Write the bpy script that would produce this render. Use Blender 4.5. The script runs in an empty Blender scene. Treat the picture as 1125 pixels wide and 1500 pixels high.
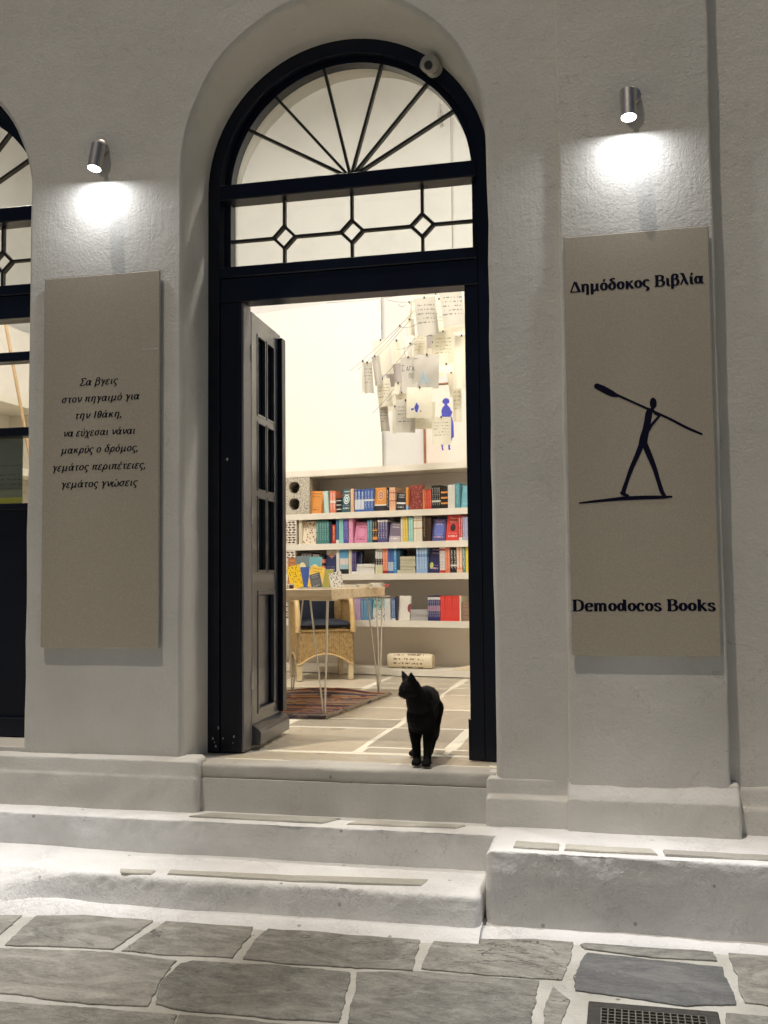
import bpy, math, random
from mathutils import Vector, Matrix, noise
from mathutils.geometry import tessellate_polygon
random.seed(7)
R = math.radians
sc = bpy.context.scene
COL = sc.collection

# ------------------------------------------------------------------ camera
CAM = Vector((1.073, -3.796, 0.72))
D = Vector((-0.2259, 0.9722, 0.0628)).normalized()
Rt = Vector((0.9739, 0.2266, -0.0094)); Rt = (Rt - D * Rt.dot(D)).normalized()
Up = Rt.cross(D)
FPX, PW, PH = 1500.0, 1125.0, 1500.0
cd = bpy.data.cameras.new('camera'); cam = bpy.data.objects.new('camera', cd); COL.objects.link(cam)
cd.sensor_fit = 'VERTICAL'; cd.sensor_height = 36.0; cd.sensor_width = 27.0
cd.lens = 36.0 * FPX / PH
cd.clip_start = 0.05; cd.clip_end = 200
M3 = Matrix((Rt, Up, -D)).transposed()
cam.matrix_world = Matrix.Translation(CAM) @ M3.to_4x4()
sc.camera = cam

# ------------------------------------------------------------------ night sky, faint overhead street light
world = bpy.data.worlds.new('World'); sc.world = world; world.use_nodes = True
wn = world.node_tree.nodes; wl = world.node_tree.links
sky = wn.new('ShaderNodeTexSky'); sky.sky_type = 'NISHITA'; sky.sun_disc = False
SUN_DIR = Vector((.44, 0.62, -2.7)).normalized()
sky.sun_elevation = R(62); sky.sun_rotation = math.atan2(-SUN_DIR.x, -SUN_DIR.y)
wn['Background'].inputs['Strength'].default_value = 0.010
wl.new(sky.outputs[0], wn['Background'].inputs['Color'])
sun = bpy.data.lights.new('sun', 'SUN'); sun.energy = 0.90; sun.angle = R(0.8); sun.color = (1.0, 0.885, 0.73)
so = bpy.data.objects.new('sun', sun); COL.objects.link(so)
so.rotation_euler = SUN_DIR.to_track_quat('-Z', 'Y').to_euler(); so.location = (-3, -3, 8)
sc.view_settings.view_transform = 'Standard'; sc.view_settings.look = 'None'
sc.view_settings.exposure = 1.0; sc.view_settings.gamma = 1.0; sc.view_settings.use_curve_mapping = False
sc.render.engine = 'CYCLES'
sc.cycles.use_denoising = True
sc.cycles.max_bounces = 8; sc.cycles.diffuse_bounces = 5; sc.cycles.glossy_bounces = 4
sc.cycles.transparent_max_bounces = 16; sc.cycles.sample_clamp_indirect = 4.0
sc.cycles.caustics_reflective = False; sc.cycles.caustics_refractive = False

LAMP_BEAM = 125.0
LAMP_WIDE = .98
ROOM_W = 45.0

# ------------------------------------------------------------------ pixel ray -> point on a plane of the place
def ray(px, py):
    return (D * FPX + Rt * (px - PW / 2) - Up * (py - PH / 2)).normalized()
def atY(px, py, y):
    v = ray(px, py); return CAM + v * ((y - CAM.y) / v.y)
def atZ(px, py, z):
    v = ray(px, py); return CAM + v * ((z - CAM.z) / v.z)
def atX(px, py, x):
    v = ray(px, py); return CAM + v * ((x - CAM.x) / v.x)
SM, SY = -0.22, 3.42                         # the bookcase front runs y = SY + SM*x
def atS(px, py, off=0.0):
    v = ray(px, py); return CAM + v * ((SY + off + SM * CAM.x - CAM.y) / (v.y - SM * v.x))

# ------------------------------------------------------------------ materials
def newmat(name):
    m = bpy.data.materials.new(name); m.use_nodes = True
    nt = m.node_tree
    return m, nt, nt.nodes['Principled BSDF']
def N(nt, t, **kw):
    n = nt.nodes.new(t)
    for k, v in kw.items():
        if k in n.inputs: n.inputs[k].default_value = v
        else: setattr(n, k, v)
    return n
def coords(nt, kind='Object', scale=(1, 1, 1), rot=(0, 0, 0)):
    t = nt.nodes.new('ShaderNodeTexCoord'); m = nt.nodes.new('ShaderNodeMapping')
    m.inputs['Scale'].default_value = scale; m.inputs['Rotation'].default_value = rot
    nt.links.new(t.outputs[kind], m.inputs['Vector']); return m.outputs[0]
def noi(nt, vec, scale, detail=4, rough=.55, dist=0.0):
    n = nt.nodes.new('ShaderNodeTexNoise'); n.inputs['Scale'].default_value = scale
    n.inputs['Detail'].default_value = detail; n.inputs['Roughness'].default_value = rough
    n.inputs['Distortion'].default_value = dist
    nt.links.new(vec, n.inputs['Vector']); return n.outputs['Fac']
def mth(nt, op, a, b=None, c=None, clamp=False):
    n = nt.nodes.new('ShaderNodeMath'); n.operation = op; n.use_clamp = clamp
    for i, v in enumerate((a, b, c)):
        if v is None: continue
        if isinstance(v, (int, float)): n.inputs[i].default_value = v
        else: nt.links.new(v, n.inputs[i])
    return n.outputs[0]
def rampn(nt, fac, stops, interp='LINEAR'):
    n = nt.nodes.new('ShaderNodeValToRGB'); cr = n.color_ramp; cr.interpolation = interp
    while len(cr.elements) < len(stops): cr.elements.new(0.5)
    for e, (p, c) in zip(cr.elements, stops):
        e.position = p; e.color = (*c, 1) if len(c) == 3 else c
    nt.links.new(fac, n.inputs[0]); return n.outputs[0]
def mix(nt, fac, a, b):
    n = nt.nodes.new('ShaderNodeMix'); n.data_type = 'RGBA'
    for key, v in ((0, fac), (6, a), (7, b)):
        if isinstance(v, (int, float)): n.inputs[key].default_value = v
        elif isinstance(v, tuple): n.inputs[key].default_value = (*v, 1) if len(v) == 3 else v
        else: nt.links.new(v, n.inputs[key])
    return n.outputs[2]
def bump(nt, p, h, strength=.5, dist=.004):
    b = nt.nodes.new('ShaderNodeBump'); b.inputs['Strength'].default_value = strength
    b.inputs['Distance'].default_value = dist
    nt.links.new(h, b.inputs['Height']); nt.links.new(b.outputs[0], p.inputs['Normal'])
def setp(p, color=None, rough=None, metal=None, spec=None, coat=None):
    if color is not None: p.inputs['Base Color'].default_value = (*color, 1)
    if rough is not None: p.inputs['Roughness'].default_value = rough
    if metal is not None: p.inputs['Metallic'].default_value = metal
    if spec is not None: p.inputs['Specular IOR Level'].default_value = spec
    if coat is not None: p.inputs['Coat Weight'].default_value = coat

def plaster(name, base, stain, fine=1.0, wave=1.0, speck=0.0, ridge=.6):
    m, nt, p = newmat(name)
    v = coords(nt); vs = coords(nt, scale=(1, 1, .22))
    a = noi(nt, v, 84, 6, .7); b = noi(nt, v, 11, 4, .6, .6); c = noi(nt, vs, 55, 3)
    d = noi(nt, v, 28, 3, .5, 1.5)
    crest = mth(nt, 'ABSOLUTE', mth(nt, 'SUBTRACT', d, .5)); crest = mth(nt, 'MULTIPLY', mth(nt, 'SUBTRACT', 1.0, mth(nt, 'MULTIPLY', crest, 38.0), clamp=True), .34 * ridge)
    msk = mth(nt, 'MULTIPLY', mth(nt, 'SUBTRACT', noi(nt, v, 5.0, 3), .50, clamp=True), 8.0, clamp=True); crest = mth(nt, 'MULTIPLY', crest, msk)
    h = mth(nt, 'ADD', mth(nt, 'MULTIPLY', a, .52 * fine), mth(nt, 'MULTIPLY', b, .62 * wave))
    h = mth(nt, 'ADD', h, mth(nt, 'MULTIPLY', c, .38 * fine)); h = mth(nt, 'ADD', h, crest)
    bump(nt, p, h, .62, .0075)
    s = rampn(nt, noi(nt, v, 2.3, 6, .62), [(.38, base), (.72, stain)])
    s2 = noi(nt, v, 16, 5, .7)
    s = mix(nt, mth(nt, 'MULTIPLY', mth(nt, 'GREATER_THAN', s2, .70), .35), s, tuple(x * .62 for x in stain))
    if ridge > .3:
        cr_ = mth(nt, 'ABSOLUTE', mth(nt, 'SUBTRACT', noi(nt, v, 1.7, 9, .62, .7), .5)); ck = mth(nt, 'MULTIPLY', mth(nt, 'LESS_THAN', cr_, .0011), mth(nt, 'GREATER_THAN', noi(nt, v, 1.1, 1), .56))
        s = mix(nt, mth(nt, 'MULTIPLY', ck, .45), s, tuple(x * .4 for x in stain))
        h = mth(nt, 'SUBTRACT', h, mth(nt, 'MULTIPLY', ck, .25))
    if speck:
        w = nt.nodes.new('ShaderNodeTexVoronoi'); w.inputs['Scale'].default_value = 9; nt.links.new(v, w.inputs['Vector'])
        k = mth(nt, 'LESS_THAN', w.outputs['Distance'], .06)
        s = mix(nt, mth(nt, 'MULTIPLY', k, speck), s, (.12, .10, .08))
    nt.links.new(s, p.inputs['Base Color']); setp(p, rough=.78, spec=.3)
    return m
M = {}
M['plaster'] = plaster('whitewashed plaster', (.70, .68, .635), (.62, .60, .55))
M['whitewash'] = plaster('thick limewash', (.82, .815, .80), (.64, .63, .60), 1.5, .65, .5, 1.5)
M['threshold'] = plaster('worn grey paint', (.52, .50, .46), (.42, .39, .34), .6, .8, .5)
M['interior'] = plaster('interior wall paint', (.70, .685, .66), (.68, .665, .635), .12, .25, 0, 0)
M['niche'] = plaster('bookcase back paint', (.80, .75, .69), (.77, .72, .66), .1, .2, 0, 0)

def stone(name, c0, c1, c2, bumpk=1.0, rough=.6):
    m, nt, p = newmat(name)
    oi = nt.nodes.new('ShaderNodeObjectInfo')
    t = nt.nodes.new('ShaderNodeTexCoord'); ad = nt.nodes.new('ShaderNodeVectorMath'); ad.operation = 'ADD'
    sc3 = nt.nodes.new('ShaderNodeVectorMath'); sc3.operation = 'SCALE'; sc3.inputs['Scale'].default_value = 37
    cb = nt.nodes.new('ShaderNodeCombineXYZ')
    for i in range(3): nt.links.new(oi.outputs['Random'], cb.inputs[i])
    nt.links.new(cb.outputs[0], sc3.inputs[0]); nt.links.new(t.outputs['Object'], ad.inputs[0]); nt.links.new(sc3.outputs[0], ad.inputs[1])
    v = ad.outputs[0]
    mp = nt.nodes.new('ShaderNodeMapping'); mp.inputs['Scale'].default_value = (1, 1.9, 1); mp.inputs['Rotation'].default_value = (0, 0, .35)
    nt.links.new(v, mp.inputs[0]); vs = mp.outputs[0]
    big = noi(nt, vs, 3.4, 8, .70, 2.2); fine = noi(nt, vs, 30, 8, .8, 1.4); grit = noi(nt, v, 120, 3, .7)
    c = rampn(nt, big, [(.33, c0), (.5, c1), (.66, c2)])
    c = mix(nt, mth(nt, 'MULTIPLY', mth(nt, 'SUBTRACT', fine, .36, clamp=True), 1.7), c, tuple(x * 1.35 for x in c2))
    c = mix(nt, mth(nt, 'MULTIPLY', grit, .35), c, c0)
    wc = nt.nodes.new('ShaderNodeMapRange'); nt.links.new(oi.outputs['Random'], wc.inputs[0]); wc.inputs[3].default_value = 0; wc.inputs[4].default_value = .28
    wn_ = mth(nt, 'MULTIPLY', wc.outputs[0], noi(nt, v, 1.6, 3))
    c = mix(nt, wn_, c, tuple(a_ * b_ for a_, b_ in zip(c2, (1.0, .88, .66))))
    ckn = mth(nt, 'ABSOLUTE', mth(nt, 'SUBTRACT', noi(nt, v, 1.5, 9, .6, .9), .5)); ck = mth(nt, 'MULTIPLY', mth(nt, 'LESS_THAN', ckn, .0022), mth(nt, 'GREATER_THAN', noi(nt, v, 1.3, 1), .52))
    c = mix(nt, mth(nt, 'MULTIPLY', ck, .8 * min(1, bumpk + .1)), c, (.03, .028, .022))
    pale = mth(nt, 'MULTIPLY', mth(nt, 'GREATER_THAN', noi(nt, v, 26, 6, .8, .5), .66), .55 * min(1, bumpk)); c = mix(nt, pale, c, (.42, .41, .36))
    lay = mth(nt, 'SNAP', noi(nt, vs, 3.6, 7, .66, 1.8), .045)
    br = nt.nodes.new('ShaderNodeHueSaturation'); br.inputs['Saturation'].default_value = .9
    nt.links.new(mth(nt, 'ADD', mth(nt, 'MULTIPLY', oi.outputs['Random'], .38), .80), br.inputs['Value']); nt.links.new(c, br.inputs['Color'])
    ed = nt.nodes.new('ShaderNodeTexVoronoi'); ed.inputs['Scale'].default_value = 3.2; nt.links.new(v, ed.inputs['Vector'])
    blot = mth(nt, 'LESS_THAN', ed.outputs['Distance'], .13)
    c2n = mix(nt, mth(nt, 'MULTIPLY', blot, .38), br.outputs[0], tuple(x * .45 for x in c0))
    nt.links.new(c2n, p.inputs['Base Color'])
    h = mth(nt, 'ADD', mth(nt, 'MULTIPLY', lay, 3.2 * bumpk), mth(nt, 'MULTIPLY', fine, .8 * bumpk)); h = mth(nt, 'ADD', h, mth(nt, 'MULTIPLY', grit, .16)); h = mth(nt, 'SUBTRACT', h, mth(nt, 'MULTIPLY', ck, .5))
    bump(nt, p, h, .9, .008); setp(p, rough=rough, spec=.4)
    return m
M['slate'] = stone('grey schist paving', (.075, .073, .066), (.205, .20, .178), (.42, .41, .36))
M['slate_dark'] = stone('blue grey schist paving', (.045, .05, .056), (.10, .106, .114), (.20, .205, .20))
M['tread_stone'] = stone('beige tread stone', (.38, .365, .31), (.45, .43, .375), (.52, .50, .44), .3)
M['floor_stone'] = stone('polished floor stone', (.42, .36, .265), (.50, .435, .325), (.57, .50, .385), .06, .28)
M['mortar'] = plaster('painted mortar joint', (.58, .57, .52), (.36, .35, .30), 2.6, 1.4, .8, 1.5)
M['floor_joint'] = plaster('cream floor joint', (.82, .77, .64), (.72, .67, .54), .3, .3, 0, 0)

m, nt, p = newmat('navy gloss paint'); v = coords(nt)
c = rampn(nt, noi(nt, v, 9, 5), [(.3, (.0016, .0032, .011)), (.75, (.0034, .0068, .019))])
nt.links.new(c, p.inputs['Base Color']); bump(nt, p, noi(nt, coords(nt, scale=(1, 1, .08)), 120, 3), .2, .001); setp(p, rough=.3, spec=.32); M['navy'] = m
m, nt, p = newmat('navy leaf paint with painted sheen'); v = coords(nt)
c = rampn(nt, noi(nt, v, 9, 5), [(.3, (.013, .019, .034)), (.75, (.020, .028, .047))])  # navy raised towards grey: sheen of the lit room put into the colour
nt.links.new(c, p.inputs['Base Color']); bump(nt, p, noi(nt, coords(nt, scale=(1, 1, .12)), 70, 3), .25, .001); setp(p, rough=.36, spec=.85, coat=.5); M['leaf'] = m
m, nt, p = newmat('iron glazing bar'); v = coords(nt)
c = rampn(nt, noi(nt, v, 30, 4), [(.3, (.018, .016, .012)), (.75, (.035, .032, .022))])
nt.links.new(c, p.inputs['Base Color']); setp(p, rough=.5); M['bar'] = m
m, nt, p = newmat('edge cream paint'); v = coords(nt)
c = rampn(nt, noi(nt, v, 12, 4), [(.3, (.50, .47, .38)), (.8, (.58, .54, .45))]); nt.links.new(c, p.inputs['Base Color']); setp(p, rough=.6); M['cream'] = m
m, nt, p = newmat('shimmering sign board'); v = coords(nt)
fl = noi(nt, v, 190, 4, .7); md = noi(nt, v, 22, 4)
c = rampn(nt, fl, [(.35, (.43, .375, .29)), (.55, (.48, .425, .335)), (.72, (.56, .505, .41))]); nt.links.new(c, p.inputs['Base Color'])
bump(nt, p, mth(nt, 'ADD', fl, mth(nt, 'MULTIPLY', md, .5)), .30, .0022); setp(p, rough=.45, metal=.15); M['board'] = m
m, nt, p = newmat('navy vinyl print'); v = coords(nt)
c = rampn(nt, noi(nt, v, 40, 2), [(.3, (.003, .003, .016)), (.8, (.005, .005, .024))]); nt.links.new(c, p.inputs['Base Color']); setp(p, rough=.7, spec=.12); M['vinyl'] = m
m, nt, p = newmat('brushed steel'); v = coords(nt, scale=(1, 1, .05))
c = rampn(nt, noi(nt, v, 300, 2), [(.3, (.50, .46, .42)), (.8, (.66, .62, .58))]); nt.links.new(c, p.inputs['Base Color']); setp(p, rough=.38, metal=1); M['steel'] = m
def emis(name, col, s):
    m, nt, p = newmat(name); setp(p, (.8, .8, .8), .5)
    p.inputs['Emission Color'].default_value = (*col, 1); p.inputs['Emission Strength'].default_value = s; return m
M['led'] = emis('lit lamp lens', (.93, .96, 1), 14)
M['bulb'] = emis('lit warm bulb', (1, .93, .76), 9)
M['panel'] = emis('lit ceiling panel', (1, .9, .74), 5)
m, nt, p = newmat('window glass')
tr = nt.nodes.new('ShaderNodeBsdfTransparent'); tr.inputs[0].default_value = (.93, .94, .92, 1)
gl = nt.nodes.new('ShaderNodeBsdfGlossy'); gl.inputs['Roughness'].default_value = .04
ms = nt.nodes.new('ShaderNodeMixShader')
dust = rampn(nt, noi(nt, coords(nt), 7, 6, .7), [(.45, (.045,) * 3), (.8, (.10,) * 3)])
nt.links.new(dust, ms.inputs[0]); nt.links.new(tr.outputs[0], ms.inputs[1]); nt.links.new(gl.outputs[0], ms.inputs[2])
nt.links.new(ms.outputs[0], nt.nodes['Material Output'].inputs[0]); M['glass'] = m
m, nt, p = newmat('dark reflecting glass'); setp(p, (.006, .008, .014), .12, spec=.5)
bump(nt, p, noi(nt, coords(nt), 9, 2), .1, .002); M['darkglass'] = m

_plain = {}
def plain(col, rough=.6, var=.12, scale=30, metal=0.0, bumpd=0.0):
    k = (tuple(col), rough, var, scale, metal, bumpd)
    if k in _plain: return _plain[k]
    m, nt, p = newmat('finish'); v = coords(nt); n = noi(nt, v, scale, 4)
    c = rampn(nt, n, [(.3, tuple(x * (1 - var) for x in col)), (.72, tuple(min(1, x * (1 + var)) for x in col))])
    nt.links.new(c, p.inputs['Base Color']); setp(p, rough=rough, metal=metal)
    if bumpd: bump(nt, p, n, .5, bumpd)
    _plain[k] = m; return m

# ------------------------------------------------------------------ mesh helpers
class MB:
    def __init__(s): s.v = []; s.f = []
    def add(s, vs, fs):
        o = len(s.v); s.v += [Vector(a) for a in vs]; s.f += [tuple(i + o for i in f) for f in fs]; return s
    def box(s, a, b, mat=None):
        x0, y0, z0 = a; x1, y1, z1 = b
        vs = [Vector(q) for q in ((x0, y0, z0), (x1, y0, z0), (x1, y1, z0), (x0, y1, z0), (x0, y0, z1), (x1, y0, z1), (x1, y1, z1), (x0, y1, z1))]
        if mat is not None: vs = [mat @ q for q in vs]
        return s.add(vs, [(3, 2, 1, 0), (4, 5, 6, 7), (0, 1, 5, 4), (1, 2, 6, 5), (2, 3, 7, 6), (3, 0, 4, 7)])
    def bbox(s, a, b, r=.004, mat=None):
        """box with chamfered edges"""
        x0, y0, z0 = a; x1, y1, z1 = b
        vs = []; idx = {}
        for i, x in enumerate((x0, x1)):
            for j, y in enumerate((y0, y1)):
                for k, z in enumerate((z0, z1)):
                    sx, sy, sz = (r if i == 0 else -r), (r if j == 0 else -r), (r if k == 0 else -r)
                    for t, q in enumerate(((x, y + sy, z + sz), (x + sx, y, z + sz), (x + sx, y + sy, z))):
                        idx[i, j, k, t] = len(vs); vs.append(Vector(q))
        c = Vector(((x0 + x1) / 2, (y0 + y1) / 2, (z0 + z1) / 2)); fs = []
        for ax in range(3):
            o = [a_ for a_ in range(3) if a_ != ax]
            for sgn in (0, 1):
                q = []
                for u, w in ((0, 0), (1, 0), (1, 1), (0, 1)):
                    k = [0, 0, 0]; k[ax] = sgn; k[o[0]] = u; k[o[1]] = w; q.append(idx[k[0], k[1], k[2], ax])
                fs.append(q)
            for u in (0, 1):
                for w in (0, 1):
                    q = []
                    for e in (0, 1):
                        k = [0, 0, 0]; k[ax] = e; k[o[0]] = u; k[o[1]] = w
                        pr = [idx[k[0], k[1], k[2], o[0]], idx[k[0], k[1], k[2], o[1]]]
                        q += pr if e == 0 else pr[::-1]
                    fs.append(q)
        for i in (0, 1):
            for j in (0, 1):
                for k in (0, 1): fs.append([idx[i, j, k, t] for t in range(3)])
        out = []
        for f in fs:
            n = (vs[f[1]] - vs[f[0]]).cross(vs[f[2]] - vs[f[1]]); m_ = sum((vs[i] for i in f), Vector()) / len(f)
            out.append(f if n.dot(m_ - c) > 0 else f[::-1])
        if mat is not None: vs = [mat @ q for q in vs]
        return s.add(vs, out)
    def tube(s, pts, r, n=8, closed=False, caps=True):
        pts = [Vector(q) for q in pts]; L = len(pts)
        rs = r if isinstance(r, (list, tuple)) else [r] * L
        rings = []; prev = None
        for i, q in enumerate(pts):
            a = pts[(i - 1) % L] if (closed or i > 0) else q; b = pts[(i + 1) % L] if (closed or i < L - 1) else q
            t = (b - a).normalized()
            if prev is None:
                up = Vector((0, 0, 1)) if abs(t.z) < .9 else Vector((1, 0, 0)); u = t.cross(up).normalized()
            else: u = (prev - t * prev.dot(t)).normalized()
            prev = u; w = t.cross(u)
            rings.append([q + (u * math.cos(6.28319 * k / n) + w * math.sin(6.28319 * k / n)) * rs[i] for k in range(n)])
        vs = [q for rg in rings for q in rg]; fs = []
        for i in range(L if closed else L - 1):
            j = (i + 1) % L
            for k in range(n): fs.append((i * n + k, i * n + (k + 1) % n, j * n + (k + 1) % n, j * n + k))
        if caps and not closed: fs += [tuple(range(n))[::-1], tuple((L - 1) * n + k for k in range(n))]
        return s.add(vs, fs)
    def prism(s, pts, nrm, h):
        pts = [Vector(q) for q in pts]; n = len(pts); nrm = Vector(nrm) * h
        tr_ = tessellate_polygon([pts]); fs = []
        a = Vector(nrm)
        for t in tr_:
            q = (pts[t[1]] - pts[t[0]]).cross(pts[t[2]] - pts[t[0]])
            t = t if q.dot(a) > 0 else t[::-1]
            fs.append(tuple(i + n for i in t)); fs.append(tuple(t[::-1]))
        ar = sum(((pts[i] - pts[0]).cross(pts[(i + 1) % n] - pts[0]) for i in range(n)), Vector()).dot(a)
        for i in range(n):
            j = (i + 1) % n; fs.append((i, j, j + n, i + n) if ar > 0 else (j, i, i + n, j + n))
        return s.add(pts + [q + nrm for q in pts], fs)
    def grid(s, rows, flip=False, closed=False):
        n = len(rows[0]); fs = []
        for i in range(len(rows) - 1):
            for k in range(n if closed else n - 1):
                q = (i * n + k, i * n + (k + 1) % n, (i + 1) * n + (k + 1) % n, (i + 1) * n + k); fs.append(q[::-1] if flip else q)
        return s.add([q for rw in rows for q in rw], fs)
    def build(s, name, mat, parent=None, smooth=False, label=None, world=True):
        me = bpy.data.meshes.new(name)
        off = Vector()
        if parent is not None and world:
            q = parent
            while q is not None: off += q.location; q = q.parent
        me.from_pydata([tuple(a - off) for a in s.v], [], s.f); me.materials.append(mat)
        if smooth: me.polygons.foreach_set('use_smooth', [True] * len(me.polygons))
        me.update()
        o = bpy.data.objects.new(name, me); COL.objects.link(o)
        if parent is not None: o.parent = parent
        if label: o['label'] = label
        return o
def tag(o, label=None, cat=None, group=None, kind=None):
    if label: o['label'] = label
    if cat: o['category'] = cat
    if group: o['group'] = group
    if kind: o['kind'] = kind
    return o
def thing(name, label, cat, loc=(0, 0, 0), group=None, kind=None):
    o = bpy.data.objects.new(name, None); COL.objects.link(o); o.location = loc; o.empty_display_size = .05
    return tag(o, label, cat, group, kind)
def auto_smooth(o, ang=35):
    me = o.data; me.polygons.foreach_set('use_smooth', [True] * len(me.polygons))
    try: me.set_sharp_from_angle(angle=R(ang))
    except Exception: pass
    return o
def nz(x, y, z, s, seed=0): return noise.noise(Vector((x * s + seed * 7.3, y * s + seed * 3.1, z * s - seed)))
# ================================================================== FACADE
DCX, WCX, ZS = -0.016, -1.958, 2.362          # door arch centre, window arch centre, springing height
def arch(cx, half, z0, zs, rz, wob=0.0, n=40, seed=1):
    pts = []
    m_ = 16
    for i in range(m_): pts.append((cx - half, z0 + (zs - z0) * i / m_))
    for i in range(n + 1):
        a = math.pi - math.pi * i / n; pts.append((cx + half * math.cos(a), zs + rz * math.sin(a)))
    for i in range(1, m_ + 1): pts.append((cx + half, zs + (z0 - zs) * i / m_))
    out = []
    for x, z in pts:
        w = wob * (nz(x, 0, z, 4, seed) + .5 * nz(x, 1, z, 13, seed)); dx = x - cx
        d_ = Vector((dx, max(0, z - zs))); d_ = d_.normalized() if d_.length else Vector((1, 0))
        out.append(Vector((x + w * d_.x, z + w * d_.y)))
    return out
def opening_rows(cx, z0, splay, seed):
    H = .604
    spec = [(0.0, .026 + splay * .0, .090 if splay else .02), (.004, .016, .078 if splay else .012), (.012, .008, .070 if splay else .006), (.026, .003, .063 if splay else .003),
            (.07, .001, .050 if splay else .002), (.14, .0, .026 if splay else 0), (.215, .0, .0), (.322, .0, .0), (.323, -.036, -.036), (.50, -.030, -.030)]
    rows = []
    for y, dh, dz in spec:
        half = H + (.012 if y < .2 else 0) + dh * .8
        rows.append([Vector((q.x, y, q.y)) for q in arch(cx, half, z0, ZS, H + dz, .006 if y < .2 else .0, seed=seed)])
    return rows
facade = thing('whitewashed_facade', 'whitewashed plaster shop wall with two arched openings above white steps', 'building')
fb = MB()
rd = opening_rows(DCX, -.06, True, 3); rw = opening_rows(WCX, .035, False, 8)
outline = [(-4, -.5), (.875, -.5), (.875, 5.4), (-4, 5.4)]
def holed(mb, outline, holes, y, front=True):
    poly = [[Vector((a, b, 0)) for a, b in outline]] + [[Vector((q.x, q.z, 0)) for q in h] for h in holes]
    flat = [q for l in poly for q in l]; fs = []
    for t in tessellate_polygon(poly):
        a, b, c = (flat[i] for i in t); cr = (b - a).cross(c - a).z
        fs.append(t if (cr > 0) == front else t[::-1])
    mb.add([(q.x, y, q.y) for q in flat], fs)
holed(fb, outline, [rd[0], rw[0]], 0.0)
for rows in (rd, rw):
    n_ = len(rows[0]); fs = []
    fb.grid(rows, flip=False)
    lo = [rows[i][-1] for i in range(len(rows))], [rows[i][0] for i in range(len(rows))]
    fb.grid([lo[0], lo[1]], flip=False)
holed(fb, [(-4, -.5), (4, -.5), (4, 5.4), (-4, 5.4)], [rd[-1], rw[-1]], 0.50, front=False)
wall = fb.build('wall', M['plaster'], facade); 
auto_smooth(wall, 50)

def wavy_slab(name, x0, x1, z0, z1, yf, yb, mat, parent, seed=0, amp=.004, r=.012, label=None):
    """an upright plaster band whose edges wander like hand-trowelled render"""
    n_ = int((z1 - z0) / .03) + 2; rows = []
    for i in range(n_ + 1):
        z = z0 + (z1 - z0) * i / n_
        a = x0 + amp * (nz(0, 0, z, 3, seed) + .5 * nz(0, 0, z, 17, seed)); b = x1 + amp * (nz(5, 0, z, 3, seed) + .5 * nz(5, 0, z, 17, seed))
        yy = yf + amp * .5 * nz(2, 0, z, 2, seed)
        row = [Vector((a, yb, z))]
        for t in (0, 30, 60, 90): row.append(Vector((a + r * (1 - math.sin(R(t))), yy + r * (1 - math.cos(R(90 - t))) * 1 if False else yy + r * (1 - math.sin(R(t))) if t == 0 else yy + r * (1 - math.sin(R(t))), z)))
        row = [Vector((a, yb, z)), Vector((a, yy + r, z)), Vector((a + r * .13, yy + r * .5, z)), Vector((a + r * .5, yy + r * .13, z)), Vector((a + r, yy, z)),
               Vector((b - r, yy, z)), Vector((b - r * .5, yy + r * .13, z)), Vector((b - r * .13, yy + r * .5, z)), Vector((b, yy + r, z)), Vector((b, yb, z))]
        rows.append(row)
    mb = MB(); mb.grid(rows); o = mb.build(name, mat, parent, label=label); return auto_smooth(o, 60)
wavy_slab('pilaster', .872, 1.418, -.30, 5.4, -.026, .06, M['plaster'], facade, 4, .004, .010)
mb = MB(); mb.add([(1.2, .034, -.5), (4, .034, -.5), (4, .034, 5.4), (1.2, .034, 5.4)], [(0, 1, 2, 3)])
mb.build('recessed_wall', M['plaster'], facade)
mb = MB(); mb.add([(-4, .5, 5.4), (4, .5, 5.4), (4, 0, 5.4), (-4, 0, 5.4)], [(0, 3, 2, 1)]); mb.build('parapet', M['plaster'], facade)

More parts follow.
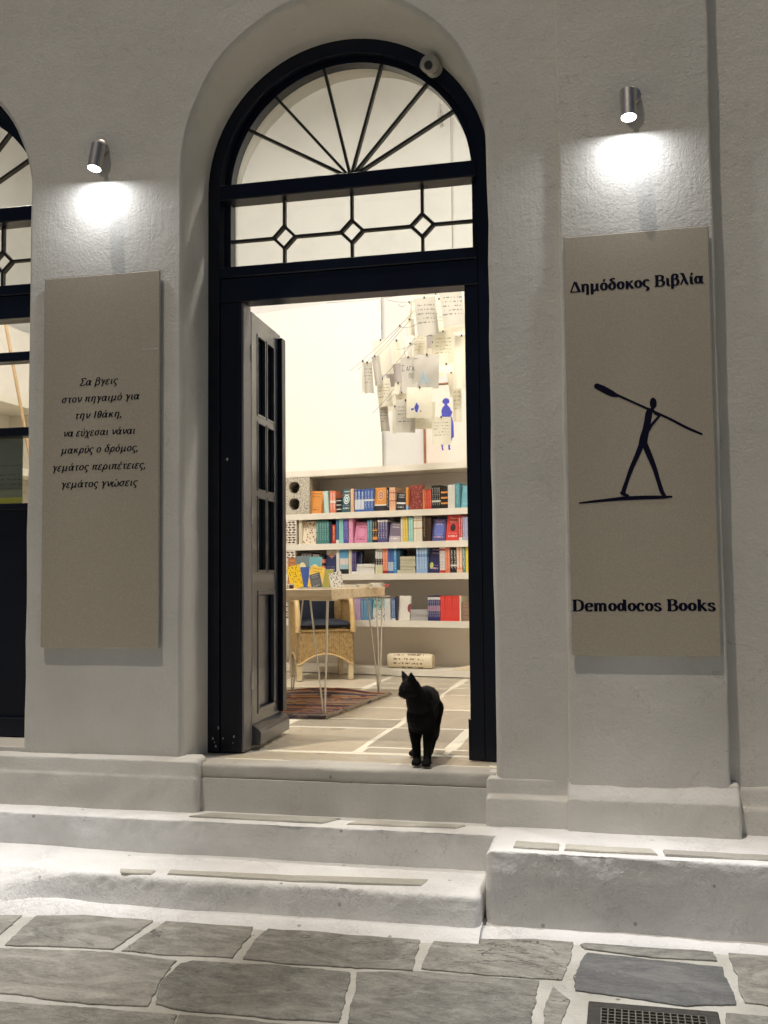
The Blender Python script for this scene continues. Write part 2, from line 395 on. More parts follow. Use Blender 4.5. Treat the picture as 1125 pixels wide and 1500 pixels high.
def chaikin(prof, r):
    out = [Vector(prof[0])]
    for i in range(1, len(prof) - 1):
        p0, p1, p2 = Vector(prof[i - 1]), Vector(prof[i]), Vector(prof[i + 1])
        ra = min(r, (p0 - p1).length * .45); rb = min(r, (p2 - p1).length * .45)
        a = p1 + (p0 - p1).normalized() * ra; b = p1 + (p2 - p1).normalized() * rb
        for k in range(5):
            t = k / 4; out.append(a * (1 - t) ** 2 + p1 * 2 * t * (1 - t) + b * t * t)
    out.append(Vector(prof[-1])); return out
def resample(pl, d):
    out = [pl[0]]
    for a, b in zip(pl, pl[1:]):
        k = max(1, int((b - a).length / d + .5))
        for i in range(1, k + 1): out.append(a.lerp(b, i / k))
    return out
def sweep(name, x0, x1, prof, mat, parent, r=.02, amp=.006, d=.018, seed=0, endL=None, endR=None, fn=None, label=None, crumble=0.0, kind=None):
    """hand-plastered masonry: a (y, z) profile from back to front, run along x, corners rounded and faces uneven"""
    base = resample(chaikin(prof, r), d); cy = max(q.x for q in base); cz = min(q.y for q in base)
    nx = max(2, int((x1 - x0) / d)); xs = [(x0 + (x1 - x0) * i / nx, 1.0) for i in range(nx + 1)]
    def cap(e, x, sgn):
        return [(x + sgn * e * math.sin(R(t)), math.cos(R(t))) for t in (18, 36, 54, 70, 82, 90)]
    if endL: xs = cap(endL, x0, -1)[::-1] + xs
    if endR: xs = xs + cap(endR, x1, 1)
    rows = []
    for x, k in xs:
        pr = base if fn is None else resample_to(fn(x), len(base), r)
        row = []
        for i, q in enumerate(pr):
            y, z = q.x, q.y
            e = (endL if x < x0 else endR) if k < 1 else 0
            if k < 1:
                y = y + e * (1 - k) * (1 if y < cy - e else 0); z = z - e * (1 - k) * (1 if z > cz + e else 0)
            a, b = (pr[max(0, i - 1)], pr[min(len(pr) - 1, i + 1)]); t = (b - a); nrm = Vector((-t.y, t.x)).normalized() if t.length else Vector((0, 1))
            nrm = -nrm if nrm.y < -.2 or nrm.x > .2 else nrm
            w = amp * (nz(x, y, z, 3.2, seed) * 1.2 + nz(x, y, z, 9, seed) * .7 + nz(x, y, z, 28, seed) * .28)
            if nrm.y > .7: w *= .30
            if crumble:
                dz_ = max(q2.y for q2 in pr) - z
                if 0 < dz_ < .05 and abs(nrm.y) < .9: w += crumble * .5 * nz(x, y, z, 48, seed + 3)
            row.append(Vector((x, y + nrm.x * w, z + nrm.y * w)))
        rows.append(row)
    mb = MB(); mb.grid(rows, flip=True)
    for rw_, fl in ((rows[0], False), (rows[-1], True)):
        c = Vector((rw_[0].x, cy, cz)); i0 = len(mb.v); mb.v += [c] + rw_
        for i in range(len(rw_) - 1): mb.f.append((i0, i0 + 1 + i, i0 + 2 + i) if fl else (i0, i0 + 2 + i, i0 + 1 + i))
    o = mb.build(name, mat, parent, smooth=True, label=label)
    if kind: o['kind'] = kind
    return auto_smooth(o, 60)
def resample_to(prof, n, r):
    pl = chaikin(prof, r); L = [0]
    for a, b in zip(pl, pl[1:]): L.append(L[-1] + (b - a).length)
    out = []; j = 0
    for i in range(n):
        t = L[-1] * i / (n - 1)
        while j < len(pl) - 2 and L[j + 1] < t: j += 1
        out.append(pl[j].lerp(pl[j + 1], (t - L[j]) / max(1e-9, L[j + 1] - L[j])))
    return out
# plinth at the foot of the wall
sweep('plinth', -4, -.575, [(.05, .022), (.0, .018), (-.026, .004), (-.030, -.05), (-.034, -.06), (-.036, -.21)], M['plaster'], facade, .006, .008, seed=2, endR=.02)
sweep('plinth', .585, .862, [(.06, .0), (.02, -.012), (-.004, -.022), (-.008, -.075), (-.028, -.088), (-.034, -.22)], M['plaster'], facade, .005, .006, seed=5, endL=.02)
sweep('plinth', .872, 1.435, [(.05, -.004), (-.024, -.012), (-.026, -.022), (-.048, -.055), (-.060, -.075), (-.064, -.22)], M['plaster'], facade, .005, .006, seed=6, endL=.01, endR=.014)
sweep('plinth', 1.44, 4, [(.07, .0), (.028, -.03), (.018, -.09), (.004, -.10), (-.002, -.22)], M['plaster'], facade, .012, .008, seed=7)

# ================================================================== STEPS
steps = thing('front_steps', 'broad whitewashed masonry steps rising from the paving to the open doorway', 'steps', kind='structure')
sweep('threshold_step', -.585, .600, [(.30, -.004), (.012, -.006), (.006, -.055), (.016, -.060), (.012, -.22)], M['threshold'], steps, .016, .005, seed=11, crumble=.004)
sweep('landing_step', -4, 4, [(.06, -.186), (-.150, -.190), (-.156, -.26), (-.160, -.46)], M['whitewash'], steps, .006, .0055, seed=12, d=.014, crumble=.010)
def low(x):
    k = max(0, min(1, (-.80 - x) / .40)); k = k * k * (3 - 2 * k)
    f = -.432 - .02 * nz(x, 0, 0, 2, 4) - .03 * k
    return [(-.10, -.312 + .01 * k), (f + .02 + .05 * k, -.324 + .004 * k), (f + .012 - .01 * k, -.331 - .03 * k), (f - .004 - .02 * k, -.40 + .02 * k), (f - .02 - .07 * k, -.455)]
sweep('lower_step', -4, .575, [(-.10, -.312), (-.42, -.324), (-.43, -.345), (-.435, -.40), (-.45, -.455)], M['whitewash'], steps, .006, .0065, seed=13, d=.014, endR=.02, fn=low, crumble=.012)
sweep('side_block', .635, 4, [(.0, -.186), (-.350, -.190), (-.358, -.26), (-.366, -.46)], M['whitewash'], steps, .008, .0065, seed=14, d=.014, endL=.03, crumble=.014)
sweep('foot_fillet', -4, .60, [(-.38, -.43), (-.445, -.425), (-.485, -.437), (-.515, -.455)], M['whitewash'], steps, .02, .010, seed=15,
      fn=lambda x: (lambda k: [(-.38, -.415 + .06 * k), (-.445 - .03 * k, -.418 + .05 * k), (-.485 - .06 * k + .012 * nz(x, 0, 0, 9), -.437 + .02 * k), (-.512 - .08 * k + .012 * nz(x, 0, 0, 7), -.456)])(max(0, min(1, (-.80 - x) / .4))))
sweep('foot_fillet', .56, 4, [(-.32, -.425), (-.368, -.424), (-.405, -.438), (-.425, -.456)], M['whitewash'], steps, .02, .010, seed=16,
      fn=lambda x: [(-.32, -.42), (-.372, -.424), (-.41 - .03 * max(0, 1 - abs(x - .6) * 6) + .010 * nz(x, 0, 0, 9), -.438), (-.432 - .04 * max(0, 1 - abs(x - .6) * 6) + .012 * nz(x, 0, 0, 7), -.456)])

def flag(name, pts, ztop, th, mat, parent, wob=.006, seed=0, bev=.004, sub=.03, label=None):
    """a flat stone with a wandering outline and worn edge"""
    pts = [Vector((q[0], q[1])) for q in pts]; out = []
    n = len(pts)
    for i in range(n):
        a, b = pts[i], pts[(i + 1) % n]; k = max(1, int((b - a).length / sub))
        for j in range(k): out.append(a.lerp(b, j / k))
    c = sum(out, Vector((0, 0))) / len(out); o2 = []
    for q in out:
        w = wob * (nz(q.x, q.y, 0, 9, seed) + .6 * nz(q.x, q.y, 0, 30, seed) + .45 * nz(q.x, q.y, 0, 75, seed)); dd = (q - c).normalized(); o2.append(q + dd * w)
    m_ = len(o2); inn = [q + (c - q).normalized() * bev * 1.3 for q in o2]
    mb = MB(); vs = [(q.x, q.y, ztop - th) for q in o2] + [(q.x, q.y, ztop - bev * .8) for q in o2] + [(q.x, q.y, ztop) for q in inn]
    fs = []
    ar = sum(o2[i].x * o2[(i + 1) % m_].y - o2[(i + 1) % m_].x * o2[i].y for i in range(m_))
    for L in (0, 1):
        for i in range(m_):
            j = (i + 1) % m_; f = (L * m_ + i, L * m_ + j, (L + 1) * m_ + j, (L + 1) * m_ + i); fs.append(f if ar > 0 else f[::-1])
    for t in tessellate_polygon([[Vector((q.x, q.y, 0)) for q in inn]]):
        a, b, c3 = (inn[i] for i in t); cr = (b - a).cross(c3 - a)
        fs.append(tuple(2 * m_ + i for i in (t if cr > 0 else t[::-1])))
    mb.add(vs, fs); return mb.build(name, mat, parent, label=label)
def pxflag(name, pxs, z, th, mat, parent, **k): return flag(name, [atZ(a, b, z)[:2] for a, b in pxs], z, th, mat, parent, **k)
for i, pts in enumerate([[(-.50, -.035), (.02, -.03), (-.03, -.105), (-.56, -.10)], [(.09, -.03), (.50, -.045), (.47, -.085), (.06, -.105)]]):
    flag('stone', pts, -.1835, .012, M['tread_stone'], steps, seed=i, sub=.02)
for i, pts in enumerate([[(176, 1272), (228, 1274), (222, 1279), (178, 1277)], [(248, 1274), (420, 1281), (628, 1288), (618, 1296), (430, 1289), (246, 1279)]]):
    pxflag('stone', pts, -.3160, .02, M['tread_stone'], steps, seed=i + 4, sub=.02)
for i, pts in enumerate([[(755, 1231), (820, 1235), (818, 1243), (752, 1239)], [(828, 1236), (955, 1243), (962, 1250), (826, 1243)], [(970, 1244), (1125, 1252), (1200, 1256), (1200, 1264), (1100, 1258), (975, 1251)]]):
    pxflag('stone', pts, -.1825, .014, M['tread_stone'], steps, seed=i + 9, sub=.02)

# ================================================================== STREET
ZG = -.447
street = MB().add([(-30, -30, ZG - .002), (30, -30, ZG - .002), (30, .4, ZG - .002), (-30, .4, ZG - .002)], [(0, 1, 2, 3)]).build('street', M['mortar']); tag(street, kind='structure')
street['label'] = 'street of grey flagstones with white painted joints'
ST = [
 ('slate', [(-12, 1297), (40, 1308), (67, 1319), (45, 1330), (-12, 1328)]),
 ('slate', [(-12, 1338), (33, 1338), (-2, 1368), (-12, 1372)]),
 ('slate', [(74, 1334), (94, 1322), (126, 1324), (108, 1334)]),
 ('slate', [(13, 1382), (58, 1341), (118, 1342), (162, 1329), (238, 1334), (216, 1350), (163, 1387)]),
 ('slate', [(184, 1391), (258, 1342), (372, 1347), (358, 1372), (336, 1400), (250, 1396)]),
 ('slate', [(362, 1403), (380, 1375), (405, 1354), (480, 1358), (612, 1368), (604, 1395), (598, 1419), (450, 1411)]),
 ('slate', [(622, 1417), (640, 1378), (652, 1372), (740, 1371), (836, 1376), (830, 1398), (818, 1433), (720, 1425)]),
 ('slate', [(857, 1383), (870, 1379), (960, 1386), (1038, 1394), (1045, 1406), (950, 1399), (862, 1389)]),
 ('slate_dark', [(864, 1396), (1052, 1417), (1075, 1470), (1000, 1470), (850, 1449), (846, 1430)]),
 ('slate', [(1071, 1397), (1200, 1404), (1220, 1485), (1095, 1466)]),
 ('slate', [(-12, 1389), (60, 1392), (150, 1395), (253, 1407), (226, 1440), (213, 1471), (130, 1467), (-12, 1451)]),
 ('slate', [(232, 1469), (240, 1440), (268, 1412), (285, 1408), (400, 1415), (508, 1424), (500, 1460), (492, 1495), (400, 1489), (260, 1476)]),
 ('slate', [(517, 1497), (528, 1425), (620, 1424), (784, 1437), (776, 1480), (768, 1514), (600, 1508)]),
 ('slate', [(802, 1470), (810, 1447), (832, 1466), (814, 1514), (796, 1514)]),
 ('slate', [(-12, 1466), (130, 1478), (255, 1486), (225, 1540), (-12, 1520)]),
 ('slate', [(268, 1487), (352, 1494), (470, 1506), (452, 1560), (240, 1545)]),
 ('slate', [(486, 1510), (600, 1520), (762, 1528), (760, 1590), (470, 1570)]),
 ('slate', [(1066, 1484), (1220, 1500), (1230, 1580), (1080, 1560)]),
]
def grow(q, pl, e=4.4):
    cx, cy = sum(a for a, b in pl) / len(pl), sum(b for a, b in pl) / len(pl); L = math.hypot(q[0] - cx, (q[1] - cy) * 2) or 1
    return q[0] + (q[0] - cx) / L * e * 1.4, q[1] + (q[1] - cy) / L * e
for i, (mt, pxs) in enumerate(ST):
    pxflag('paving_stone', [grow(q, pxs) for q in pxs], ZG + .0032, .012, M[mt], street, wob=.0075, seed=i, bev=.0016, sub=.014, label='darker blue grey stone' if mt == 'slate_dark' else None)
# the paving goes on past the picture, course after course
rr = random.Random(3); y = -1.42
for r_ in range(4):
    h = rr.uniform(.22, .34); x = -3.4 + rr.uniform(-.3, .1)
    while x < 3.6:
        w = rr.uniform(.35, .75)
        flag('paving_stone', [(x, y - h), (x + w, y - h + .02), (x + w - .03, y), (x - .03, y - .02)], ZG + .007, .012, M['slate'], street, wob=.012, seed=r_ * 20 + int(x * 3), bev=.006, sub=.08)
        x += w + .05
    y -= h + .05
for x0, x1 in ((-3.0, -2.5), (-2.44, -2.0), (-1.94, -1.52)):
    for ya, yb in ((-.62, -.86), (-.91, -1.36)):
        flag('paving_stone', [(x0, yb), (x1, yb), (x1 + .03, ya), (x0 + .03, ya)], ZG + .007, .012, M['slate'], street, wob=.012, seed=int(x0 * 9), bev=.006, sub=.08)
for x0, x1 in ((1.72, 2.2), (2.26, 2.8), (2.86, 3.4)):
    for ya, yb in ((-.50, -.74), (-.80, -1.36)):
        flag('paving_stone', [(x0, yb), (x1, yb), (x1 + .03, ya), (x0 + .03, ya)], ZG + .007, .012, M['slate'], street, wob=.012, seed=int(x0 * 9), bev=.006, sub=.08)
# drain cover, bottom right of the picture
g0, g1 = atZ(862, 1466, ZG + .01), atZ(1052, 1481, ZG + .01)
gx0, gx1, gy1 = g0.x, g1.x, (g0.y + g1.y) / 2; gy0 = gy1 - .30
drain = thing('drain_cover', 'rusty square grid drain cover set in the street paving at the lower right corner', 'drain cover', ((gx0 + gx1) / 2, (gy0 + gy1) / 2, ZG))
rust = plain((.035, .030, .026), .7, .4, 40, 0, .001); iron = plain((.16, .15, .13), .5, .3, 60, .5, .0006)
mb = MB(); b_ = .035
mb.bbox((gx0, gy1 - b_, ZG), (gx1, gy1, ZG + .010), .003); mb.bbox((gx0, gy0, ZG), (gx1, gy0 + b_, ZG + .010), .003)
mb.bbox((gx0, gy0 + b_ + .0005, ZG), (gx0 + b_, gy1 - b_ - .0005, ZG + .010), .003); mb.bbox((gx1 - b_, gy0 + b_ + .0005, ZG), (gx1, gy1 - b_ - .0005, ZG + .010), .003)
mb.build('frame', rust, drain)
MB().box((gx0 + b_, gy0 + b_, ZG - .001), (gx1 - b_, gy1 - b_, ZG + .0005)).build('pit_shade_plate', plain((.012, .011, .010), .9), drain)  # flat near-black plate; shade of the hollow put into its colour
mb = MB(); nb = 15
for i in range(nb + 1):
    x = gx0 + b_ + (gx1 - gx0 - 2 * b_) * i / nb; mb.box((x - .0018, gy0 + b_, ZG + .001), (x + .0018, gy1 - b_, ZG + .009))
o = mb.build('bar', iron, drain); o['kind'] = 'stuff'
mb = MB()
for i in range(13):
    yy = gy0 + b_ + (gy1 - gy0 - 2 * b_) * i / 12; mb.box((gx0 + b_, yy - .0018, ZG + .001), (gx1 - b_, yy + .0018, ZG + .0085))
o = mb.build('cross_bar', iron, drain); o['kind'] = 'stuff'
# ================================================================== JOINERY
def ringband(mb, cx, r0, r1, rz0, rz1, y0, y1, zb, n=48):
    """an arched frame: two posts joined by a half ring"""
    def prof(h, rz): 
        p = [(cx - h, zb)] + [(cx - h, zb + (ZS - zb) * i / 6) for i in range(1, 7)]
        p += [(cx + h * math.cos(math.pi - math.pi * i / n), ZS + rz * math.sin(math.pi * i / n)) for i in range(1, n)]
        p += [(cx + h, ZS - (ZS - zb) * i / 6) for i in range(0, 7)]; return p
    a, b = prof(r0, rz0), prof(r1, rz1)
    rows = [[Vector((x, y0, z)) for x, z in a], [Vector((x, y0, z)) for x, z in b], [Vector((x, y1, z)) for x, z in b], [Vector((x, y1, z)) for x, z in a]]
    mb.grid(rows + [rows[0]], flip=False)
    k = len(a)
    o = len(mb.v); mb.v += [rows[i][e] for e in (0, k - 1) for i in range(4)]; mb.f += [(o, o + 1, o + 2, o + 3), (o + 7, o + 6, o + 5, o + 4)]
SPK = ((150.4, .60), (130.4, .60), (103.2, .60), (73.8, .60), (47.9, .60), (28.4, .60))
def archwork(root, cx, zb):
    mb = MB(); ringband(mb, cx, .607, .552, .607, .545, .220, .300, zb); mb.build('frame', M['navy'], root)
    mb = MB(); ringband(mb, cx + .004, .5515, .522, .5445, .522, .262, .318, 2.03); mb.build('glazing_rebate', M['navy'], root)
    mb = MB(); mb.bbox((cx - .5515, .212, 2.325), (cx + .5515, .305, 2.392), .004); mb.build('transom_bar', M['navy'], root)
    mb = MB(); mb.bbox((cx - .5515, .214, 1.99), (cx + .5515, .306, 2.036), .004); mb.bbox((cx - .5515, .222, 1.886), (cx + .5515, .318, 1.9885), .003); mb.build('lintel_rail', M['navy'], root)
    hub = Vector((cx + .014, .275, 2.392))
    for a, L in SPK:
        d_ = Vector((math.cos(R(a)), 0, math.sin(R(a))))
        e = 0
        while e < .7:
            q = hub + d_ * e; qx, qz = (q.x - cx - .004) / .526, (q.z - ZS) / .526
            if qx * qx + qz * qz > 1: break
            e += .004
        w = Vector((-d_.z, 0, d_.x)) * .0055; y_ = Vector((0, .012, 0)); s0 = hub + d_ * .0; s1 = hub + d_ * (e + .012)
        mb = MB(); mb.add([s0 - w - y_, s1 - w - y_, s1 + w - y_, s0 + w - y_, s0 - w + y_, s1 - w + y_, s1 + w + y_, s0 + w + y_],
                          [(0, 1, 2, 3), (7, 6, 5, 4), (1, 0, 4, 5), (3, 2, 6, 7), (0, 3, 7, 4), (2, 1, 5, 6)])
        mb.build('glazing_bar', M['bar'], root)
    zc = 2.162; dc = [cx - .279, cx + .018, cx + .318]; s = .048
    for i, x in enumerate(dc):
        mb = MB(); t = .0062
        for k in range(4):
            a0, a1 = R(90 * k), R(90 * k + 90)
            p0, p1 = Vector((x + s * math.cos(a0), .275, zc + s * math.sin(a0))), Vector((x + s * math.cos(a1), .275, zc + s * math.sin(a1)))
            u = (p1 - p0).normalized(); w = Vector((-u.z, 0, u.x)) * t; y_ = Vector((0, .0121 + .0003 * (k % 2), 0)); p0 = p0 - u * t * .9; p1 = p1 + u * t * .9
            mb.add([p0 - w - y_, p1 - w - y_, p1 + w - y_, p0 + w - y_, p0 - w + y_, p1 - w + y_, p1 + w + y_, p0 + w + y_],
                   [(0, 1, 2, 3), (7, 6, 5, 4), (1, 0, 4, 5), (3, 2, 6, 7), (0, 3, 7, 4), (2, 1, 5, 6)])
        mb.build('diamond', M['bar'], root)
        for z0, z1 in ((zc + s, 2.328), (2.030, zc - s)):
            MB().box((x - .0056, .264, z0), (x + .0056, .286, z1)).build('glazing_bar', M['bar'], root)
    xs = [cx - .53] + [q for x in dc for q in (x - s, x + s)] + [cx + .535]
    for i in range(0, 8, 2): MB().box((xs[i], .2645, zc - .0056), (xs[i + 1], .2855, zc + .0056)).build('glazing_bar', M['bar'], root)
    g = [Vector((cx + .004 + .535 * math.cos(math.pi * i / 40), .300, max(2.36, ZS + .535 * math.sin(math.pi * i / 40)))) for i in range(41)]
    MB().prism(g, (0, 1, 0), .003).build('pane', M['glass'], root)
    MB().box((cx - .54, .300, 2.03), (cx + .545, .303, 2.335)).build('pane', M['glass'], root)

door = thing('arched_doorway', 'tall navy arched doorway with sunburst fanlight and open left leaf', 'door', (DCX, .22, 0))
archwork(door, DCX, 0.0)
mb = MB(); mb.bbox((DCX - .5515, .226, 0), (-.477, .318, 1.8855), .003); mb.build('jamb', M['navy'], door)
mb = MB(); mb.bbox((.478, .226, 0), (DCX + .5515, .318, 1.8855), .003); mb.bbox((.470, .2255, 0.0), (.482, .24, .16), .002); mb.build('jamb', M['navy'], door)
MB().bbox((-.4768, .236, 0.002), (-.4665, .322, 1.884), .001).build('lit_rebate', plain((.17, .165, .17), .4), door)  # grey strip: light on the navy frame's inner side put into the colour
# chipped paint flecks low on the left jamb
mb = MB(); rf = random.Random(9)
for k in range(8):
    x, z = rf.uniform(-.60, -.50), rf.choice((rf.uniform(.02, .12), rf.uniform(.0, 1.6))); s_ = rf.uniform(.002, .006)
    mb.prism([(x + s_ * math.cos(t) * rf.uniform(.5, 1), .2255 if x > -.567 else .2195, z + 1.8 * s_ * math.sin(t) * rf.uniform(.5, 1)) for t in (0, 1.2, 2.4, 3.6, 4.9)], (0, -1, 0), .0006)
mb.build('chipped_paint', plain((.5, .5, .5), .8), door)

def leaf(root, hx, hy, ang, side):
    """a half door: local u runs from hinge to meeting edge, visible panelled face looks along +n"""
    u = Vector((math.cos(ang), math.sin(ang), 0)); n = Vector((u.y, -u.x, 0)) * side
    T = Matrix.Identity(4)
    for i in range(3): T[i][0] = u[i]; T[i][1] = -n[i]; T[i][2] = (0, 0, 1)[i]; T[i][3] = (hx, hy, 0)[i]
    if T.determinant() < 0: flipf = True
    else: flipf = False
    def fin(mb, name, mat, par):
        if flipf: mb.f = [f[::-1] for f in mb.f]
        return mb.build(name, mat, par)
    W = .455; z0, z1 = .012, 1.868; th = .038
    lf = MB(); us = [.076, .205, .222, .345]
    zr = [(.135, .665), (.745, 1.075), (1.098, 1.405), (1.428, 1.790)]
    lf.box((0, 0, z0), (us[0], th, z1), T); lf.box((us[3], 0, z0), (W, th, z1), T)
    lf.box((us[0], .0004, z0), (us[3], th - .0004, zr[0][0]), T)
    lf.box((us[0], .0004, zr[0][1]), (us[3], th - .0004, zr[1][0]), T)
    for a, b in ((zr[1][1], zr[2][0]), (zr[2][1], zr[3][0]), (zr[3][1], z1)): lf.box((us[0], .0004, a), (us[3], th - .0004, b), T)
    for a, b in zr[1:]: lf.box((us[1], .0008, a), (us[2], th - .0008, b), T)
    lo = fin(lf, 'door_leaf', M['leaf'], root)
    for a, b in zr[1:]:
        for p, q in ((us[0], us[1]), (us[2], us[3])):
            f = MB(); f.box((p, .016, a), (q, .022, b), T); po = fin(f, 'pane', M['darkglass'], lo)
        # glazing bead
            f = MB(); w = .009
            f.box((p, -.003, b - w), (q, .012, b), T); f.box((p, -.003, a), (q, .012, a + w), T)
            f.box((p, -.0028, a + w), (p + w, .012, b - w), T); f.box((q - w, -.0028, a + w), (q, .012, b - w), T); fin(f, 'glazing_bead', M['leaf'], lo)
    f = MB(); a, b = zr[0]; w = .022
    f.box((us[0], .020, a), (us[3], .026, b), T); fin(f, 'panel', M['leaf'], lo)
    f = MB(); f.bbox((us[0], -.004, b - w), (us[3], .015, b), .003, T); f.bbox((us[0], -.004, a), (us[3], .015, a + w), .003, T)
    f.bbox((us[0], -.0038, a + w), (us[0] + w, .015, b - w), .003, T); f.bbox((us[3] - w, -.0038, a + w), (us[3], .015, b - w), .003, T); fin(f, 'moulding', M['leaf'], lo)
    f = MB(); f.bbox((W - .050, -.022, .105), (W + .012, -.0005, z1 - .02), .003, T); fin(f, 'meeting_strip', M['navy'], lo)
    f = MB(); vs = [(-.002, -.001, .016), (-.002, -.036, .016), (-.002, -.039, .066), (-.002, -.031, .078), (-.002, -.001, .100)]
    A = [T @ Vector(q) for q in vs]; B = [T @ Vector((W + .002, q[1], q[2])) for q in vs]
    f.add(A + B, [(0, 1, 2, 3, 4), (9, 8, 7, 6, 5)] + [((i + 1) % 5, i, i + 5, (i + 1) % 5 + 5) for i in range(5)]); fin(f, 'weather_board', M['leaf'], lo)
    f = MB(); f.box((-.0035, .001, z0 + .004), (-.0004, th - .001, z1 - .004), T); fin(f, 'hinge_edge', M['cream'], lo)
    f = MB()
    for z in (.25, .95, 1.65): f.tube([T @ Vector((-.006, .000, z)), T @ Vector((-.006, .000, z + .07))], .006, 8)
    fin(f, 'hinge', M['steel'], lo)
    f = MB(); f.tube([T @ Vector((.405, -.002, .84)), T @ Vector((.405, -.045, .84)), T @ Vector((.36, -.048, .84)), T @ Vector((.315, -.046, .84))], .007, 8)
    if side < 0: fin(f, 'handle', M['steel'], lo)
    return lo
leaf(door, -.4655, .332, R(93.2), 1)
leaf(door, .528, .332, R(85), -1)

window = thing('arched_window', 'navy arched shop window with a notice behind its lowest pane at the left edge', 'window', (WCX, .22, 0))
archwork(window, WCX, .040)
wx0, wx1 = WCX - .5515, WCX + .5515
for x0, x1 in ((wx0, wx0 + .02), (wx1 - .02, wx1), (WCX - .03, WCX + .03)):
    MB().bbox((x0, .2285, .04), (x1, .30, 1.886), .003).build('stile', M['navy'], window)
for z0, z1 in ((1.694, 1.735), (1.356, 1.396), (1.03, 1.058), (.04, .12)):
    for x0, x1 in ((wx0 + .0205, WCX - .0305), (WCX + .0305, wx1 - .0205)):
        MB().bbox((x0, .2295, z0), (x1, .299, z1), .003).build('rail', M['navy'], window)
for x0, x1 in ((wx0 + .02, WCX - .03), (WCX + .03, wx1 - .02)):
    for z0, z1 in ((1.735, 1.886), (1.396, 1.694), (1.058, 1.356)):
        MB().box((x0, .268, z0), (x1, .271, z1)).build('pane', M['glass'], window)
    MB().box((x0, .262, .12), (x1, .275, 1.03)).build('panel', M['navy'], window)
# latch
lt = MB(); lt.bbox((wx1 - .035, .222, 1.12), (wx1 - .022, .2285, 1.19), .002); lt.build('latch', M['steel'], window)
nb_ = atY(29, 738, .285); nt_ = atY(29, 640, .285)
notice = thing('notice', 'printed notice with a yellow strip along its foot taped inside the window', 'notice', (nb_.x - .12, .285, nb_.z))
mm, nt, p = newmat('notice print'); v = coords(nt, 'Generated')
sep = nt.nodes.new('ShaderNodeSeparateXYZ'); nt.links.new(v, sep.inputs[0])
line = mth(nt, 'GREATER_THAN', mth(nt, 'SINE', mth(nt, 'MULTIPLY', sep.outputs[2], 96)), .80)
wd = mth(nt, 'GREATER_THAN', noi(nt, coords(nt, 'Generated', (26, 1, 16)), 1.5, 1), .50)
msk = mth(nt, 'MULTIPLY', line, wd); msk = mth(nt, 'MULTIPLY', msk, mth(nt, 'GREATER_THAN', noi(nt, coords(nt, 'Generated', (.1, 1, 5)), 1.8, 0), .46))
cc = mix(nt, msk, (.33, .33, .22), (.06, .06, .05)); cc = mix(nt, mth(nt, 'LESS_THAN', sep.outputs[2], .09), cc, (.72, .66, .05))
nt.links.new(cc, p.inputs['Base Color']); setp(p, rough=.6)
MB().box((nb_.x - .24, .284, nb_.z), (nb_.x + .012, .286, nt_.z + .02)).build('sheet', mm, notice)

# ================================================================== WALL LAMPS
def wall_lamp(px_plate, px_lens, wally, label, tiltx):
    c = atY(*px_plate, wally); root = thing('wall_lamp', label, 'lamp', (c.x, wally, c.z), 'brushed steel spotlights on the wall')
    mb = MB(); mb.tube([(c.x, wally, c.z), (c.x, wally - .016, c.z), (c.x, wally - .020, c.z)], [.036, .036, .030], 28); auto_smooth(mb.build('back_plate', M['steel'], root))
    lens = atY(*px_lens, wally - .088); ax = Vector((tiltx, -.20, -1)).normalized()
    top = lens - ax * .112
    mid = lens - ax * .072
    mb = MB(); mb.tube([(c.x, wally - .019, c.z), (mid.x, mid.y + .02, mid.z)], .010, 12); auto_smooth(mb.build('arm', M['steel'], root))
    mb = MB(); r_ = .0285
    mb.tube([top, top + ax * .004, lens + ax * .0], [r_ - .004, r_, r_], 32, caps=False)
    mb.tube([top, top + ax * .0005], [r_ - .004, .001], 32, caps=False)
    mb.tube([lens, lens - ax * .010], [r_ - .0025, r_ - .0030], 32, caps=False)
    mb.tube([lens, lens + ax * .0002], [r_, r_ - .0025], 32, caps=False)
    o = mb.build('can', M['steel'], root); auto_smooth(o)
    mb = MB(); mb.tube([lens - ax * .0060, lens - ax * .0045], .0258, 28); mb.build('lens', M['led'], root)
    ld = bpy.data.lights.new('wide_glow', 'AREA'); ld.shape = 'DISK'; ld.size = .044; ld.energy = LAMP_WIDE; ld.color = (.93, .96, 1.0)
    lo = bpy.data.objects.new('wide_glow', ld); COL.objects.link(lo); lo.parent = root
    lo.location = lens + ax * .0012 - root.location; lo.rotation_euler = ax.to_track_quat('-Z', 'Y').to_euler()
    sd = bpy.data.lights.new('beam', 'SPOT'); sd.energy = LAMP_BEAM; sd.spot_size = R(44); sd.spot_blend = 1.0; sd.shadow_soft_size = .02; sd.color = (.97, .97, 1.0)
    s2 = bpy.data.objects.new('beam', sd); COL.objects.link(s2); s2.parent = root
    s2.location = lens + ax * .003 - root.location; s2.rotation_euler = Vector((tiltx, -.29, -1)).to_track_quat('-Z', 'Y').to_euler()
wall_lamp((148, 219), (138, 247), 0.0, 'lit steel spotlight on the wall above the poem board', -.06)
wall_lamp((924, 143), (921, 172), -.026, 'lit steel spotlight on the pilaster above the walking figure board', .0)

